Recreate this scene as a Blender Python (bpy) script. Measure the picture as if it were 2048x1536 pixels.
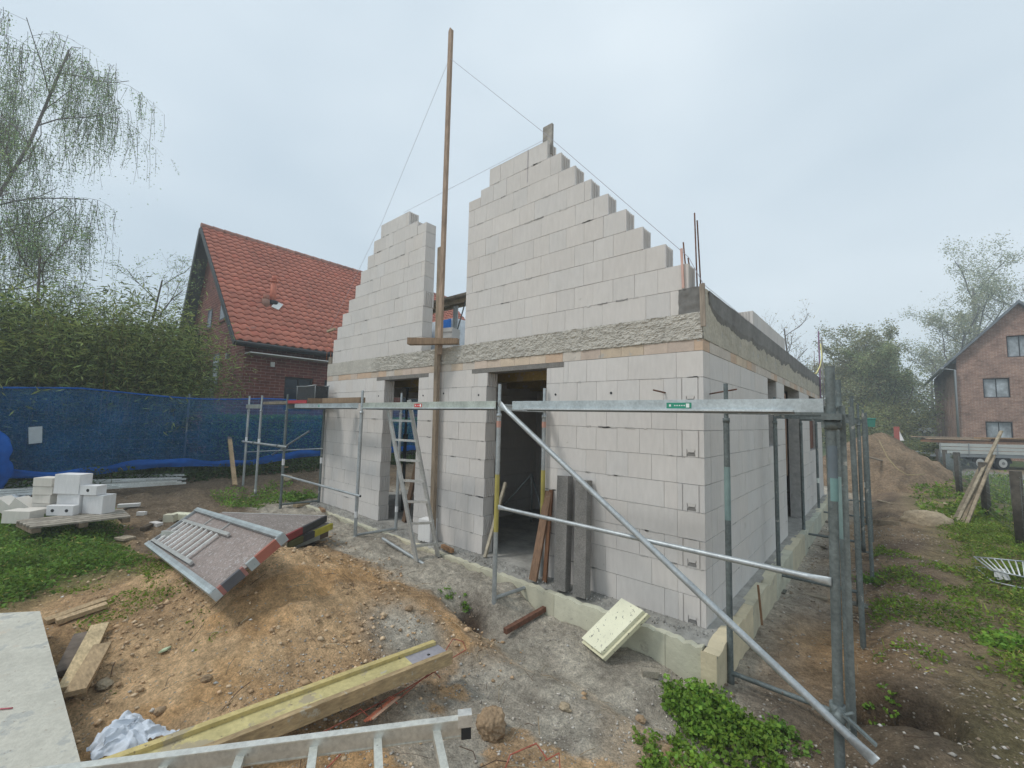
import bpy, bmesh, math, random
import numpy as np
from mathutils import Vector, noise as mnoise
PI = math.pi
rnd = random.Random(7)
rng = np.random.default_rng(11)
for o in list(bpy.data.objects): bpy.data.objects.remove(o)
S = bpy.context.scene
COL = S.collection
# ------------------------------------------------------------------ camera
F_PX = 843.33
YAW, PITCH, ROLL = -0.7207, 0.0809, 0.0244
CAM = np.array([1.2381, -4.1049, 1.8224])
FW = np.array([math.sin(YAW)*math.cos(PITCH), math.cos(YAW)*math.cos(PITCH), math.sin(PITCH)])
_r = np.array([math.cos(YAW), -math.sin(YAW), 0.0]); _u = np.cross(_r, FW)
RT = math.cos(ROLL)*_r + math.sin(ROLL)*_u
UP = -math.sin(ROLL)*_r + math.cos(ROLL)*_u
cd = bpy.data.cameras.new('camera'); cam = bpy.data.objects.new('camera', cd); COL.objects.link(cam)
cd.sensor_width = 36.0; cd.lens = F_PX/2048*36.0; cd.clip_start = 0.05; cd.clip_end = 2000
from mathutils import Matrix
cam.matrix_world = Matrix(((RT[0], UP[0], -FW[0], CAM[0]), (RT[1], UP[1], -FW[1], CAM[1]), (RT[2], UP[2], -FW[2], CAM[2]), (0, 0, 0, 1)))
S.camera = cam
S.view_settings.view_transform = 'Standard'; S.view_settings.look = 'None'
S.view_settings.exposure = 0.13; S.view_settings.gamma = 1.0
S.render.engine = 'CYCLES'
S.cycles.max_bounces = 8; S.cycles.transparent_max_bounces = 24
S.cycles.volume_bounces = 2; S.cycles.diffuse_bounces = 2
HAZE = 0.004
# ------------------------------------------------------------------ sky: overcast
SUN_EL, SUN_AZ = math.radians(52), math.radians(215)     # azimuth clockwise from +Y
w = bpy.data.worlds.new('World'); S.world = w; w.use_nodes = True
nt = w.node_tree; nt.nodes.clear()
def N(t, ty, **kw):
    n = t.nodes.new(ty)
    for k, v in kw.items(): setattr(n, k, v)
    return n
sky = N(nt, 'ShaderNodeTexSky', sky_type='NISHITA', sun_disc=False, sun_elevation=SUN_EL, sun_rotation=SUN_AZ)
tc = N(nt, 'ShaderNodeTexCoord')
mp = N(nt, 'ShaderNodeMapping'); mp.inputs['Scale'].default_value = (1, 1, 2.2)
nz = N(nt, 'ShaderNodeTexNoise'); nz.inputs['Scale'].default_value = 1.4; nz.inputs['Detail'].default_value = 3; nz.inputs['Roughness'].default_value = 0.45
cr = N(nt, 'ShaderNodeValToRGB')
cr.color_ramp.elements[0].position = 0.3; cr.color_ramp.elements[0].color = (0.57, 0.68, 0.77, 1)
cr.color_ramp.elements[1].position = 0.72; cr.color_ramp.elements[1].color = (0.83, 0.92, .98, 1)
sc = N(nt, 'ShaderNodeVectorMath', operation='SCALE'); sc.inputs['Scale'].default_value = 0.09
mx = N(nt, 'ShaderNodeMix', data_type='RGBA'); mx.inputs[0].default_value = 0.9
bg = N(nt, 'ShaderNodeBackground'); bg.inputs['Strength'].default_value = 1.0
wo = N(nt, 'ShaderNodeOutputWorld')
L = nt.links.new
L(tc.outputs['Generated'], mp.inputs[0]); L(mp.outputs[0], nz.inputs['Vector']); L(nz.outputs['Fac'], cr.inputs[0])
L(sky.outputs[0], sc.inputs[0]); L(sc.outputs[0], mx.inputs[6]); L(cr.outputs[0], mx.inputs[7]); L(mx.outputs[2], bg.inputs[0]); L(bg.outputs[0], wo.inputs[0])
sd = bpy.data.lights.new('sun', 'SUN'); sd.energy = 1.5; sd.angle = math.radians(10); sd.color = (1.0, 0.97, 0.92)
so = bpy.data.objects.new('sun', sd); COL.objects.link(so)
sdir = Vector((math.sin(SUN_AZ)*math.cos(SUN_EL), math.cos(SUN_AZ)*math.cos(SUN_EL), math.sin(SUN_EL)))
so.rotation_euler = sdir.to_track_quat('Z', 'Y').to_euler()

# ------------------------------------------------------------------ helpers
def ray(u, v): return FW + RT*(u-1024)/F_PX - UP*(v-768)/F_PX      # a photo pixel (2048 wide) as a direction
def on(u, v, ax, val):
    d = ray(u, v); t = (val-CAM[ax])/d[ax]; return CAM + t*d
def onY(u, v, y=0.0): return on(u, v, 1, y)
def onX(u, v, x=0.0): return on(u, v, 0, x)
def onZ(u, v, z=0.0): return on(u, v, 2, z)

def fbm(x, y, z=0.0, o=4, s=1.0):
    return mnoise.fractal(Vector((x*s, y*s, z*s)), 0.9, 2.1, o)

class MB:
    """collects geometry for ONE mesh object, in world coordinates"""
    def __init__(s): s.v = []; s.f = []; s.c = []; s.uv = {}; s.col = (1, 1, 1); s.smooth = []
    def face(s, idx, col=None, sm=False):
        s.f.append(tuple(idx)); s.c.append(col or s.col); s.smooth.append(sm)
    def box(s, a, b, col=None):
        x0, y0, z0 = a; x1, y1, z1 = b
        i = len(s.v)
        s.v += [(x0, y0, z0), (x1, y0, z0), (x1, y1, z0), (x0, y1, z0), (x0, y0, z1), (x1, y0, z1), (x1, y1, z1), (x0, y1, z1)]
        for q in ((0, 3, 2, 1), (4, 5, 6, 7), (0, 1, 5, 4), (1, 2, 6, 5), (2, 3, 7, 6), (3, 0, 4, 7)): s.face([i+k for k in q], col)
    def bar(s, p, q, w, h, up=(0, 0, 1), col=None, off=(0, 0), taper=1.0, cham=0.0):
        """box with axis p->q; w across, h along up"""
        p = Vector(p); q = Vector(q); d = (q-p).normalized(); up = Vector(up)
        sd_ = d.cross(up)
        if sd_.length < 1e-4: sd_ = d.cross(Vector((1, 0, 0)))
        sd_.normalize(); u = sd_.cross(d).normalized()
        i = len(s.v); c0 = min(w, h)*cham
        for P, k in ((p, 1.0), (q, taper)):
            for a, b in ((-1, -1), (1, -1), (1, 1), (-1, 1)):
                s.v.append(tuple(P + sd_*(a*w/2*k+off[0]) + u*(b*h/2*k+off[1])))
        for qd in ((0, 3, 2, 1), (4, 5, 6, 7), (0, 1, 5, 4), (1, 2, 6, 5), (2, 3, 7, 6), (3, 0, 4, 7)): s.face([i+k for k in qd], col)
    def tube(s, pts, r, n=8, col=None, cap=True, r2=None, sm=True):
        pts = [Vector(p) for p in pts]; m = len(pts); i = len(s.v); ref = None
        for k, P in enumerate(pts):
            d = (pts[min(k+1, m-1)]-pts[max(k-1, 0)]).normalized()
            if ref is None:
                ref = d.cross(Vector((0, 0, 1)))
                if ref.length < 0.05: ref = d.cross(Vector((1, 0, 0)))
            a = (ref - d*ref.dot(d)).normalized(); b = d.cross(a); ref = a
            rr = r if r2 is None else r+(r2-r)*k/max(1, m-1)
            for j in range(n):
                t = 2*PI*j/n; s.v.append(tuple(P+a*math.cos(t)*rr+b*math.sin(t)*rr))
        for k in range(m-1):
            for j in range(n):
                j2 = (j+1) % n; s.face((i+k*n+j, i+k*n+j2, i+(k+1)*n+j2, i+(k+1)*n+j), col, sm)
        if cap:
            s.face([i+j for j in range(n)][::-1], col); s.face([i+(m-1)*n+j for j in range(n)], col)
    def pipe(s, p, q, r, n=10, col=None, wall=0.004):
        """open scaffold tube with a visible bore at both ends"""
        p = Vector(p); q = Vector(q); s.tube([p, q], r, n, col, cap=False)
        d = (q-p).normalized(); ref = d.cross(Vector((0, 0, 1)))
        if ref.length < 0.05: ref = d.cross(Vector((1, 0, 0)))
        ref.normalize(); b = d.cross(ref)
        for P, sg in ((p, 1), (q, -1)):
            i = len(s.v)
            for rr, dep in ((r, 0), (r-wall, 0), (r-wall, 0.05)):
                for j in range(n):
                    t = 2*PI*j/n; s.v.append(tuple(P+d*sg*dep+ref*math.cos(t)*rr+b*math.sin(t)*rr))
            for j in range(n):
                j2 = (j+1) % n; s.face((i+j, i+j2, i+n+j2, i+n+j), col); s.face((i+n+j, i+n+j2, i+2*n+j2, i+2*n+j), (0.1, 0.1, 0.1))
            s.face([i+2*n+j for j in range(n)], (0.05, 0.05, 0.05))
    def prism(s, poly, vec, col=None):
        n = len(poly); i = len(s.v); vec = Vector(vec)
        s.v += [tuple(p) for p in poly]; s.v += [tuple(Vector(p)+vec) for p in poly]
        s.face([i+k for k in range(n)][::-1], col); s.face([i+n+k for k in range(n)], col)
        for k in range(n): s.face((i+k, i+(k+1) % n, i+n+(k+1) % n, i+n+k), col)
    def grid(s, fn, nu, nv, col=None, sm=False, colfn=None):
        i = len(s.v)
        for a in range(nu+1):
            for b in range(nv+1): s.v.append(tuple(fn(a/nu, b/nv)))
        for a in range(nu):
            for b in range(nv):
                c = colfn((a+.5)/nu, (b+.5)/nv) if colfn else col
                s.face((i+a*(nv+1)+b, i+(a+1)*(nv+1)+b, i+(a+1)*(nv+1)+b+1, i+a*(nv+1)+b+1), c, sm)
    def blob(s, c, r, n=2, amp=0.25, seed=0, col=None, squash=(1, 1, 1), freq=1.3, sm=False):
        bm = bmesh.new(); bmesh.ops.create_icosphere(bm, subdivisions=n, radius=1.0)
        i = len(s.v)
        for v in bm.verts:
            k = 1+amp*mnoise.fractal(v.co*freq+Vector((seed*3.1, seed*1.7, 0)), 1, 2, 3)+amp*.45*mnoise.fractal(v.co*freq*4.2+Vector((seed, 0, 5)), .8, 2.1, 4)
            s.v.append((c[0]+v.co.x*r*k*squash[0], c[1]+v.co.y*r*k*squash[1], c[2]+v.co.z*r*k*squash[2]))
        for f in bm.faces: s.face([i+v.index for v in f.verts], col, sm)
        bm.free()
    def build(s, name, mat, parent=None):
        me = bpy.data.meshes.new(name)
        off = Vector((0, 0, 0)); p = parent
        while p is not None: off += Vector(p.location); p = p.parent
        V = np.array(s.v, dtype=np.float64)
        me.from_pydata((V-np.array(off)).tolist(), [], s.f)
        me.polygons.foreach_set('use_smooth', s.smooth)
        nl = len(me.loops); lt = np.empty(len(me.polygons), dtype=np.int32); me.polygons.foreach_get('loop_total', lt)
        li = np.empty(nl, dtype=np.int32); me.loops.foreach_get('vertex_index', li)
        C = np.repeat(np.array(s.c, dtype=np.float32), lt, axis=0)
        ca = me.color_attributes.new('Col', 'FLOAT_COLOR', 'CORNER')
        ca.data.foreach_set('color', np.concatenate([C, np.ones((nl, 1), np.float32)], 1).ravel())
        nr = np.empty(len(me.polygons)*3, dtype=np.float32); me.polygons.foreach_get('normal', nr); nr = np.repeat(nr.reshape(-1, 3), lt, axis=0)
        P = V[li]; ax, ay, az = np.abs(nr[:, 0]), np.abs(nr[:, 1]), np.abs(nr[:, 2])
        uv = np.where((az > 0.6)[:, None], P[:, [0, 1]], np.where((ax > ay)[:, None], P[:, [1, 2]], P[:, [0, 2]]))
        ul = me.uv_layers.new(name='UVMap'); ul.data.foreach_set('uv', uv.astype(np.float32).ravel())
        me.materials.append(mat); me.update()
        o = bpy.data.objects.new(name, me); COL.objects.link(o)
        if parent is not None: o.parent = parent
        return o

def tag(o, label, cat, group=None, kind=None):
    if label: o['label'] = label
    if cat: o['category'] = cat
    if group: o['group'] = group
    if kind: o['kind'] = kind
    return o
def thing(name, label, cat, loc=(0, 0, 0), group=None):
    o = bpy.data.objects.new(name, None); COL.objects.link(o); o.location = tuple(float(c) for c in loc); o.empty_display_size = 0.1
    return tag(o, label, cat, group)
def solo(name, mb, mat, label, cat, group=None):
    """a thing that is one mesh, its origin at its base"""
    V = np.array(mb.v); base = (float(V[:, 0].mean()), float(V[:, 1].mean()), float(V[:, 2].min()))
    dummy = type('D', (), {})()
    o = mb.build(name, mat)
    M = o.data; M.transform(Matrix.Translation([-c for c in base])); o.location = base
    return tag(o, label, cat, group)
def struct(name, mb, mat): return tag(mb.build(name, mat), None, None, None, 'structure')
def copy_tree(o, loc=None, parent=None):
    c = o.copy(); COL.objects.link(c)
    if parent is not None: c.parent = parent
    if loc is not None: c.location = loc
    for ch in [k for k in bpy.data.objects if k.parent == o]: copy_tree(ch, None, c)
    return c

# ------------------------------------------------------------------ materials
def mat(name, base=(0.5, 0.5, 0.5), rough=0.8, metal=0.0, usecol=True, n1=None, n2=None, bump=None, dirt=None, spec=0.3, coat=0.0, grain=None, trans=None, alpha=None):
    """base * vertex tint, varied by noises.  n1/n2 = (scale, amount, stretch xyz), dirt = (scale, threshold, colour), bump = (scale, strength, dist)"""
    m = bpy.data.materials.new(name); m.use_nodes = True; t = m.node_tree; t.nodes.clear(); L = t.links.new
    out = N(t, 'ShaderNodeOutputMaterial'); b = N(t, 'ShaderNodeBsdfPrincipled')
    b.inputs['Roughness'].default_value = rough; b.inputs['Metallic'].default_value = metal
    b.inputs['Specular IOR Level'].default_value = spec
    geo = N(t, 'ShaderNodeNewGeometry'); pos = geo.outputs['Position']
    col = N(t, 'ShaderNodeRGB'); col.outputs[0].default_value = (*base, 1); cur = col.outputs[0]
    def mul(a, bb):
        k = N(t, 'ShaderNodeMix', data_type='RGBA', blend_type='MULTIPLY'); k.inputs[0].default_value = 1; L(a, k.inputs[6]); L(bb, k.inputs[7]); return k.outputs[2]
    if usecol:
        a = N(t, 'ShaderNodeVertexColor', layer_name='Col'); cur = mul(cur, a.outputs[0])
    for nn in (n1, n2):
        if not nn: continue
        mpn = N(t, 'ShaderNodeMapping'); mpn.inputs['Scale'].default_value = nn[2] if len(nn) > 2 else (1, 1, 1); L(pos, mpn.inputs[0])
        z = N(t, 'ShaderNodeTexNoise'); z.inputs['Scale'].default_value = nn[0]; z.inputs['Detail'].default_value = 5; z.inputs['Roughness'].default_value = 0.6; L(mpn.outputs[0], z.inputs['Vector'])
        r = N(t, 'ShaderNodeMapRange'); r.inputs['From Min'].default_value = 0.3; r.inputs['From Max'].default_value = 0.7; r.inputs['To Min'].default_value = 1-nn[1]; r.inputs['To Max'].default_value = 1+nn[1]; L(z.outputs['Fac'], r.inputs['Value'])
        k = N(t, 'ShaderNodeVectorMath', operation='SCALE'); L(cur, k.inputs[0]); L(r.outputs[0], k.inputs['Scale']); cur = k.outputs[0]
    if dirt:
        for dd in (dirt if isinstance(dirt, list) else [dirt]):
            mpn = N(t, 'ShaderNodeMapping'); mpn.inputs['Scale'].default_value = dd[3] if len(dd) > 3 else (1, 1, 1); L(pos, mpn.inputs[0])
            z = N(t, 'ShaderNodeTexNoise'); z.inputs['Scale'].default_value = dd[0]; z.inputs['Detail'].default_value = 6; z.inputs['Roughness'].default_value = 0.65; L(mpn.outputs[0], z.inputs['Vector'])
            r = N(t, 'ShaderNodeMapRange', interpolation_type='SMOOTHSTEP'); r.inputs['From Min'].default_value = dd[1]; r.inputs['From Max'].default_value = dd[1]+0.06; r.inputs['To Max'].default_value = 0.9; L(z.outputs['Fac'], r.inputs['Value'])
            k = N(t, 'ShaderNodeMix', data_type='RGBA'); L(r.outputs[0], k.inputs[0]); L(cur, k.inputs[6]); k.inputs[7].default_value = (*dd[2], 1); cur = k.outputs[2]
    L(cur, b.inputs['Base Color'])
    if bump:
        mpn = N(t, 'ShaderNodeMapping'); mpn.inputs['Scale'].default_value = bump[3] if len(bump) > 3 else (1, 1, 1); L(pos, mpn.inputs[0])
        z = N(t, 'ShaderNodeTexNoise'); z.inputs['Scale'].default_value = bump[0]; z.inputs['Detail'].default_value = 6; L(mpn.outputs[0], z.inputs['Vector'])
        bp = N(t, 'ShaderNodeBump'); bp.inputs['Strength'].default_value = bump[1]; bp.inputs['Distance'].default_value = bump[2]; L(z.outputs['Fac'], bp.inputs['Height']); L(bp.outputs[0], b.inputs['Normal'])
    sh = b.outputs[0]
    if trans:    # thin leaves, fabric
        tr = N(t, 'ShaderNodeBsdfTranslucent'); L(cur, tr.inputs[0]); k = N(t, 'ShaderNodeMixShader'); k.inputs[0].default_value = trans; L(sh, k.inputs[1]); L(tr.outputs[0], k.inputs[2]); sh = k.outputs[0]
    if alpha:
        tp = N(t, 'ShaderNodeBsdfTransparent'); k = N(t, 'ShaderNodeMixShader'); k.inputs[0].default_value = alpha; L(tp.outputs[0], k.inputs[1]); L(sh, k.inputs[2]); sh = k.outputs[0]
    L(sh, out.inputs['Surface'])
    return m

def brick_mat(name, c1, c2, mortar, bw=0.25, bh=0.0833, rough=0.85):
    m = bpy.data.materials.new(name); m.use_nodes = True; t = m.node_tree; t.nodes.clear(); L = t.links.new
    out = N(t, 'ShaderNodeOutputMaterial'); b = N(t, 'ShaderNodeBsdfPrincipled'); b.inputs['Roughness'].default_value = rough; b.inputs['Specular IOR Level'].default_value = 0.2
    uv = N(t, 'ShaderNodeUVMap', uv_map='UVMap')
    br = N(t, 'ShaderNodeTexBrick'); L(uv.outputs[0], br.inputs['Vector'])
    for k, v in (('Color1', c1), ('Color2', c2), ('Mortar', mortar)): br.inputs[k].default_value = (*v, 1)
    br.inputs['Scale'].default_value = 1; br.inputs['Brick Width'].default_value = bw; br.inputs['Row Height'].default_value = bh; br.inputs['Mortar Size'].default_value = 0.007; br.inputs['Mortar Smooth'].default_value = 0.2
    geo = N(t, 'ShaderNodeNewGeometry')
    z = N(t, 'ShaderNodeTexNoise'); z.inputs['Scale'].default_value = 1.3; z.inputs['Detail'].default_value = 5; L(geo.outputs['Position'], z.inputs['Vector'])
    z2 = N(t, 'ShaderNodeTexNoise'); z2.inputs['Scale'].default_value = 9; z2.inputs['Detail'].default_value = 3; L(geo.outputs['Position'], z2.inputs['Vector'])
    ad = N(t, 'ShaderNodeMath', operation='ADD'); L(z.outputs['Fac'], ad.inputs[0]); L(z2.outputs['Fac'], ad.inputs[1])
    k = N(t, 'ShaderNodeVectorMath', operation='SCALE'); L(br.outputs['Color'], k.inputs[0]); L(ad.outputs[0], k.inputs['Scale'])
    L(k.outputs[0], b.inputs['Base Color'])
    bp = N(t, 'ShaderNodeBump'); bp.inputs['Strength'].default_value = 0.25; bp.inputs['Distance'].default_value = 0.008; bp.invert = True; L(br.outputs['Fac'], bp.inputs['Height']); L(bp.outputs[0], b.inputs['Normal'])
    L(b.outputs[0], out.inputs[0]); return m

def ground_mat():
    m = bpy.data.materials.new('soil'); m.use_nodes = True; t = m.node_tree; t.nodes.clear(); L = t.links.new
    out = N(t, 'ShaderNodeOutputMaterial'); b = N(t, 'ShaderNodeBsdfPrincipled'); b.inputs['Roughness'].default_value = 0.95; b.inputs['Specular IOR Level'].default_value = 0.15
    a = N(t, 'ShaderNodeVertexColor', layer_name='Col'); geo = N(t, 'ShaderNodeNewGeometry')
    def noise(sc, det=6, ro=0.6):
        z = N(t, 'ShaderNodeTexNoise'); z.inputs['Scale'].default_value = sc; z.inputs['Detail'].default_value = det; z.inputs['Roughness'].default_value = ro; L(geo.outputs['Position'], z.inputs['Vector']); return z.outputs['Fac']
    def rng_(x, a0, a1, b0, b1):
        r = N(t, 'ShaderNodeMapRange'); r.inputs['From Min'].default_value = a0; r.inputs['From Max'].default_value = a1; r.inputs['To Min'].default_value = b0; r.inputs['To Max'].default_value = b1; L(x, r.inputs['Value']); return r.outputs[0]
    cur = a.outputs[0]
    for sc_, am in ((2.6, .22), (17, .30), (75, .30)):
        k = N(t, 'ShaderNodeVectorMath', operation='SCALE'); L(cur, k.inputs[0]); L(rng_(noise(sc_), .32, .68, 1-am, 1+am), k.inputs['Scale']); cur = k.outputs[0]
    # small stones and crumbs of mortar in the earth
    vo = N(t, 'ShaderNodeTexVoronoi'); vo.inputs['Scale'].default_value = 38; L(geo.outputs['Position'], vo.inputs['Vector'])
    sp = N(t, 'ShaderNodeSeparateColor'); L(vo.outputs['Color'], sp.inputs[0])
    th = N(t, 'ShaderNodeMath', operation='GREATER_THAN'); th.inputs[1].default_value = 0.86; L(sp.outputs[0], th.inputs[0])
    ds = N(t, 'ShaderNodeMath', operation='LESS_THAN'); ds.inputs[1].default_value = 0.30; L(vo.outputs['Distance'], ds.inputs[0])
    mu = N(t, 'ShaderNodeMath', operation='MULTIPLY'); L(th.outputs[0], mu.inputs[0]); L(ds.outputs[0], mu.inputs[1])
    mu2 = N(t, 'ShaderNodeMath', operation='MULTIPLY'); L(mu.outputs[0], mu2.inputs[0]); mu2.inputs[1].default_value = 0.75
    k = N(t, 'ShaderNodeMix', data_type='RGBA'); L(mu2.outputs[0], k.inputs[0]); L(cur, k.inputs[6]); k.inputs[7].default_value = (.42, .38, .32, 1)
    L(k.outputs[2], b.inputs['Base Color'])
    ad = N(t, 'ShaderNodeMath', operation='ADD'); L(noise(14, 8, .7), ad.inputs[0]); L(rng_(noise(70, 5, .7), 0, 1, 0, .45), ad.inputs[1])
    bp = N(t, 'ShaderNodeBump'); bp.inputs['Strength'].default_value = 1.0; bp.inputs['Distance'].default_value = 0.06; L(ad.outputs[0], bp.inputs['Height']); L(bp.outputs[0], b.inputs['Normal'])
    L(b.outputs[0], out.inputs[0]); return m

M = {}
M['block'] = mat('limestone_block', (.63, .60, .57), .9, n1=(1.6, .045), n2=(26, .05, (1, 1, .22)), dirt=[(5.5, .68, (.47, .445, .41)), (1.1, .66, (.54, .51, .47)), (34, .735, (.30, .28, .26))], bump=(120, .15, .003))
M['tile'] = mat('tan_course', (.56, .46, .365), .9, n1=(6, .10), n2=(40, .08), dirt=(7, .60, (.45, .42, .38)), bump=(90, .2, .003))
M['mortar'] = mat('mortar', (.42, .405, .385), .95, n1=(12, .2), bump=(60, .4, .004))
M['rough'] = mat('rough_concrete', (.48, .455, .405), .95, n1=(4, .12), n2=(40, .15), bump=(55, .8, .012))
M['conc'] = mat('concrete', (.40, .385, .35), .9, n1=(3, .15, (1, 1, .4)), n2=(22, .12), bump=(50, .3, .006))
M['wetconc'] = mat('dark_concrete', (.20, .195, .185), .85, n1=(2.5, .22, (1, 1, .35)), n2=(25, .12), bump=(45, .3, .005))
M['lintel'] = mat('lintel_concrete', (.215, .205, .19), .95, n1=(9, .15), n2=(90, .3), bump=(110, .9, .008))
M['steel'] = mat('galvanised_steel', (.42, .45, .46), .48, .55, n1=(7, .18), n2=(60, .14), dirt=[(9, .66, (.42, .41, .38)), (16, .70, (.17, .15, .13))], spec=.5)
M['oldsteel'] = mat('weathered_steel', (.155, .18, .178), .62, .4, n1=(5, .25), n2=(40, .2), dirt=[(8, .62, (.42, .41, .37)), (11, .68, (.16, .10, .07))], spec=.4)
M['alu'] = mat('aluminium', (.56, .56, .54), .42, .6, n1=(8, .12), n2=(50, .15), dirt=[(13, .64, (.30, .28, .25)), (30, .7, (.2, .17, .13))])
M['iron'] = mat('rusty_iron', (.15, .075, .05), .85, .2, n1=(30, .35))
M['redmetal'] = mat('red_primer', (.38, .11, .07), .7, .1, n1=(20, .25), dirt=(24, .60, (.22, .17, .13)))
M['wood'] = mat('timber', (.30, .25, .20), .85, n1=(3, .2), n2=(10, .28, (6, 6, .6)), dirt=(9, .66, (.42, .38, .32)), bump=(30, .3, .004, (4, 4, .5)))
M['woodh'] = mat('board', (.36, .30, .22), .85, n1=(4, .22), n2=(12, .3, (1.4, 5, 5)), dirt=(8, .64, (.40, .37, .31)), bump=(30, .3, .004))
M['woody'] = mat('timber_lengthwise', (.34, .28, .20), .85, n1=(4, .22), n2=(12, .3, (5, 1.3, 5)), dirt=[(9, .60, (.42, .38, .30)), (26, .62, (.16, .13, .10))], bump=(30, .3, .004))
M['greywood'] = mat('weathered_board', (.24, .21, .17), .9, n1=(4, .25), n2=(14, .3), bump=(30, .4, .004))
M['yellow'] = mat('yellow_varnished_timber', (.50, .43, .19), .7, n1=(3, .18), n2=(30, .15), dirt=[(5, .55, (.38, .32, .22)), (9, .62, (.42, .40, .36)), (28, .62, (.20, .16, .11))], bump=(40, .4, .004))
M['xps'] = mat('insulation_foam', (.72, .71, .54), .85, n1=(5, .08), dirt=[(10, .66, (.34, .32, .27)), (34, .60, (.14, .13, .11))], bump=(60, .15, .003))
M['oldxps'] = mat('dirty_insulation_foam', (.58, .55, .42), .9, n1=(4, .15), dirt=[(6, .60, (.42, .39, .31)), (22, .64, (.26, .24, .2))], bump=(30, .5, .01))
M['ply'] = mat('worn_plywood', (.25, .215, .195), .8, n1=(5, .15), n2=(60, .3), dirt=[(30, .56, (.40, .375, .36)), (75, .60, (.10, .085, .08)), (5, .70, (.45, .42, .4))])
M['slab'] = mat('pale_panel', (.52, .50, .43), .85, n1=(2.5, .12), n2=(30, .1), dirt=[(5, .57, (.40, .40, .37)), (40, .64, (.32, .26, .2)), (1.6, .60, (.56, .47, .37)), (14, .66, (.30, .25, .2))], bump=(60, .6, .006))
M['brickdark'] = brick_mat('dark_red_brick', (.14, .05, .04), (.20, .072, .055), (.30, .22, .19), .30, .098)
M['brickfar'] = brick_mat('mottled_red_brick', (.24, .13, .095), (.33, .20, .15), (.40, .34, .29), .25, .0833)
M['rooftile'] = mat('clay_tile', (.49, .17, .11), .6, n1=(.8, .16), n2=(9, .18), dirt=[(3, .62, (.34, .15, .11)), (13, .66, (.27, .17, .12))], spec=.4)
M['ridge'] = mat('ridge_tile', (.36, .19, .15), .75, n1=(5, .2))
M['slate'] = mat('grey_roof', (.16, .18, .20), .7, n1=(3, .2))
M['dark'] = mat('dark_frame', (.028, .03, .034), .5)
M['gutter'] = mat('zinc', (.30, .32, .33), .5, .5)
M['soffit'] = mat('dark_soffit', (.075, .082, .085), .8)
M['glass'] = mat('window_glass', (.012, .022, .035), .12, spec=.35)
M['filmglass'] = mat('filmed_glass', (.30, .33, .35), .35, n1=(1.3, .5, (2, 2, 1)), n2=(4, .3), spec=.6)
M['white'] = mat('white_paint', (.72, .72, .70), .6, n1=(3, .06))
M['film'] = mat('plastic_film', (.78, .82, .86), .3, n1=(6, .2), spec=.6, trans=.25)
M['cloth'] = mat('white_fleece', (.66, .71, .78), .9, n1=(4, .08), dirt=(6, .74, (.45, .42, .38)), trans=.1)
M['colour'] = mat('painted', (1, 1, 1), .65, n1=(9, .12), dirt=(20, .68, (.12, .11, .10)))
M['net'] = mat('blue_net', (.0, .16, .44), .75, n1=(2, .25), n2=(90, .35, (1, 1, .12)), trans=.35, alpha=.43)
M['netfold'] = mat('blue_net_fold', (.008, .13, .52), .7, n1=(3, .3), trans=.25, alpha=.80)
M['screen'] = mat('black_mesh_screen', (.05, .055, .06), .7, n1=(20, .3), alpha=.80)
M['stone'] = mat('fieldstone', (.36, .29, .20), .95, n1=(8, .25), n2=(40, .2), bump=(25, .8, .02))
M['clod'] = mat('clay_clod', (.34, .24, .15), .98, n1=(9, .25), n2=(45, .2), bump=(28, 1, .02))
M['rubber'] = mat('rubber', (.03, .03, .03), .85)
M['bark'] = mat('bark', (.13, .11, .095), .95, n1=(12, .3))
M['birchbark'] = mat('birch_bark', (.22, .20, .19), .9, n1=(3, .4), n2=(20, .3, (1, 1, 4)))
M['culm'] = mat('bamboo_culm', (.30, .25, .12), .6, n1=(3, .3))
def leafmat(name, c, tr=.35): return mat(name, c, .6, n1=(1.5, .3), trans=tr, spec=.25)
M['leaf'] = leafmat('weed_leaf', (.165, .29, .05)); M['bamboo'] = leafmat('bamboo_leaf', (.19, .245, .08), .4)
M['birchleaf'] = leafmat('birch_leaf', (.27, .37, .17), .5); M['hedge'] = leafmat('hedge_leaf', (.07, .13, .035), .25)
M['treeleaf'] = leafmat('tree_leaf', (.34, .34, .22), .5)  # pale base carries part of the distance haze in the leaf colour
M['soil'] = ground_mat()
M['pebble'] = mat('pebbles', (1, 1, 1), .95, n1=(30, .2))
print('materials ok')
# ------------------------------------------------------------------ ground
_T = np.random.default_rng(5).random((256, 256))
def vn(x, y):
    xi = np.floor(x).astype(int); yi = np.floor(y).astype(int); fx = x-xi; fy = y-yi
    fx = fx*fx*(3-2*fx); fy = fy*fy*(3-2*fy)
    a = _T[xi % 256, yi % 256]; b = _T[(xi+1) % 256, yi % 256]; c = _T[xi % 256, (yi+1) % 256]; d = _T[(xi+1) % 256, (yi+1) % 256]
    return (a*(1-fx)+b*fx)*(1-fy)+(c*(1-fx)+d*fx)*fy
def fb(x, y, s, o=4, ox=0.0):
    r = 0; amp = 1; tot = 0
    for k in range(o):
        r = r+amp*vn(x*s+ox+17.3*k, y*s+ox*1.7+9.1*k); tot += amp; amp *= .5; s *= 2.07
    return r/tot-.5
def ss(a, b, x):
    t = np.clip((x-a)/(b-a), 0, 1); return t*t*(3-2*t)
def gauss(x, y, cx, cy, sx, sy, rot=0.0):
    c, s_ = math.cos(rot), math.sin(rot); dx = x-cx; dy = y-cy
    a = (dx*c+dy*s_)/sx; b = (-dx*s_+dy*c)/sy
    return np.exp(-(a*a+b*b)/2)
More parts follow.
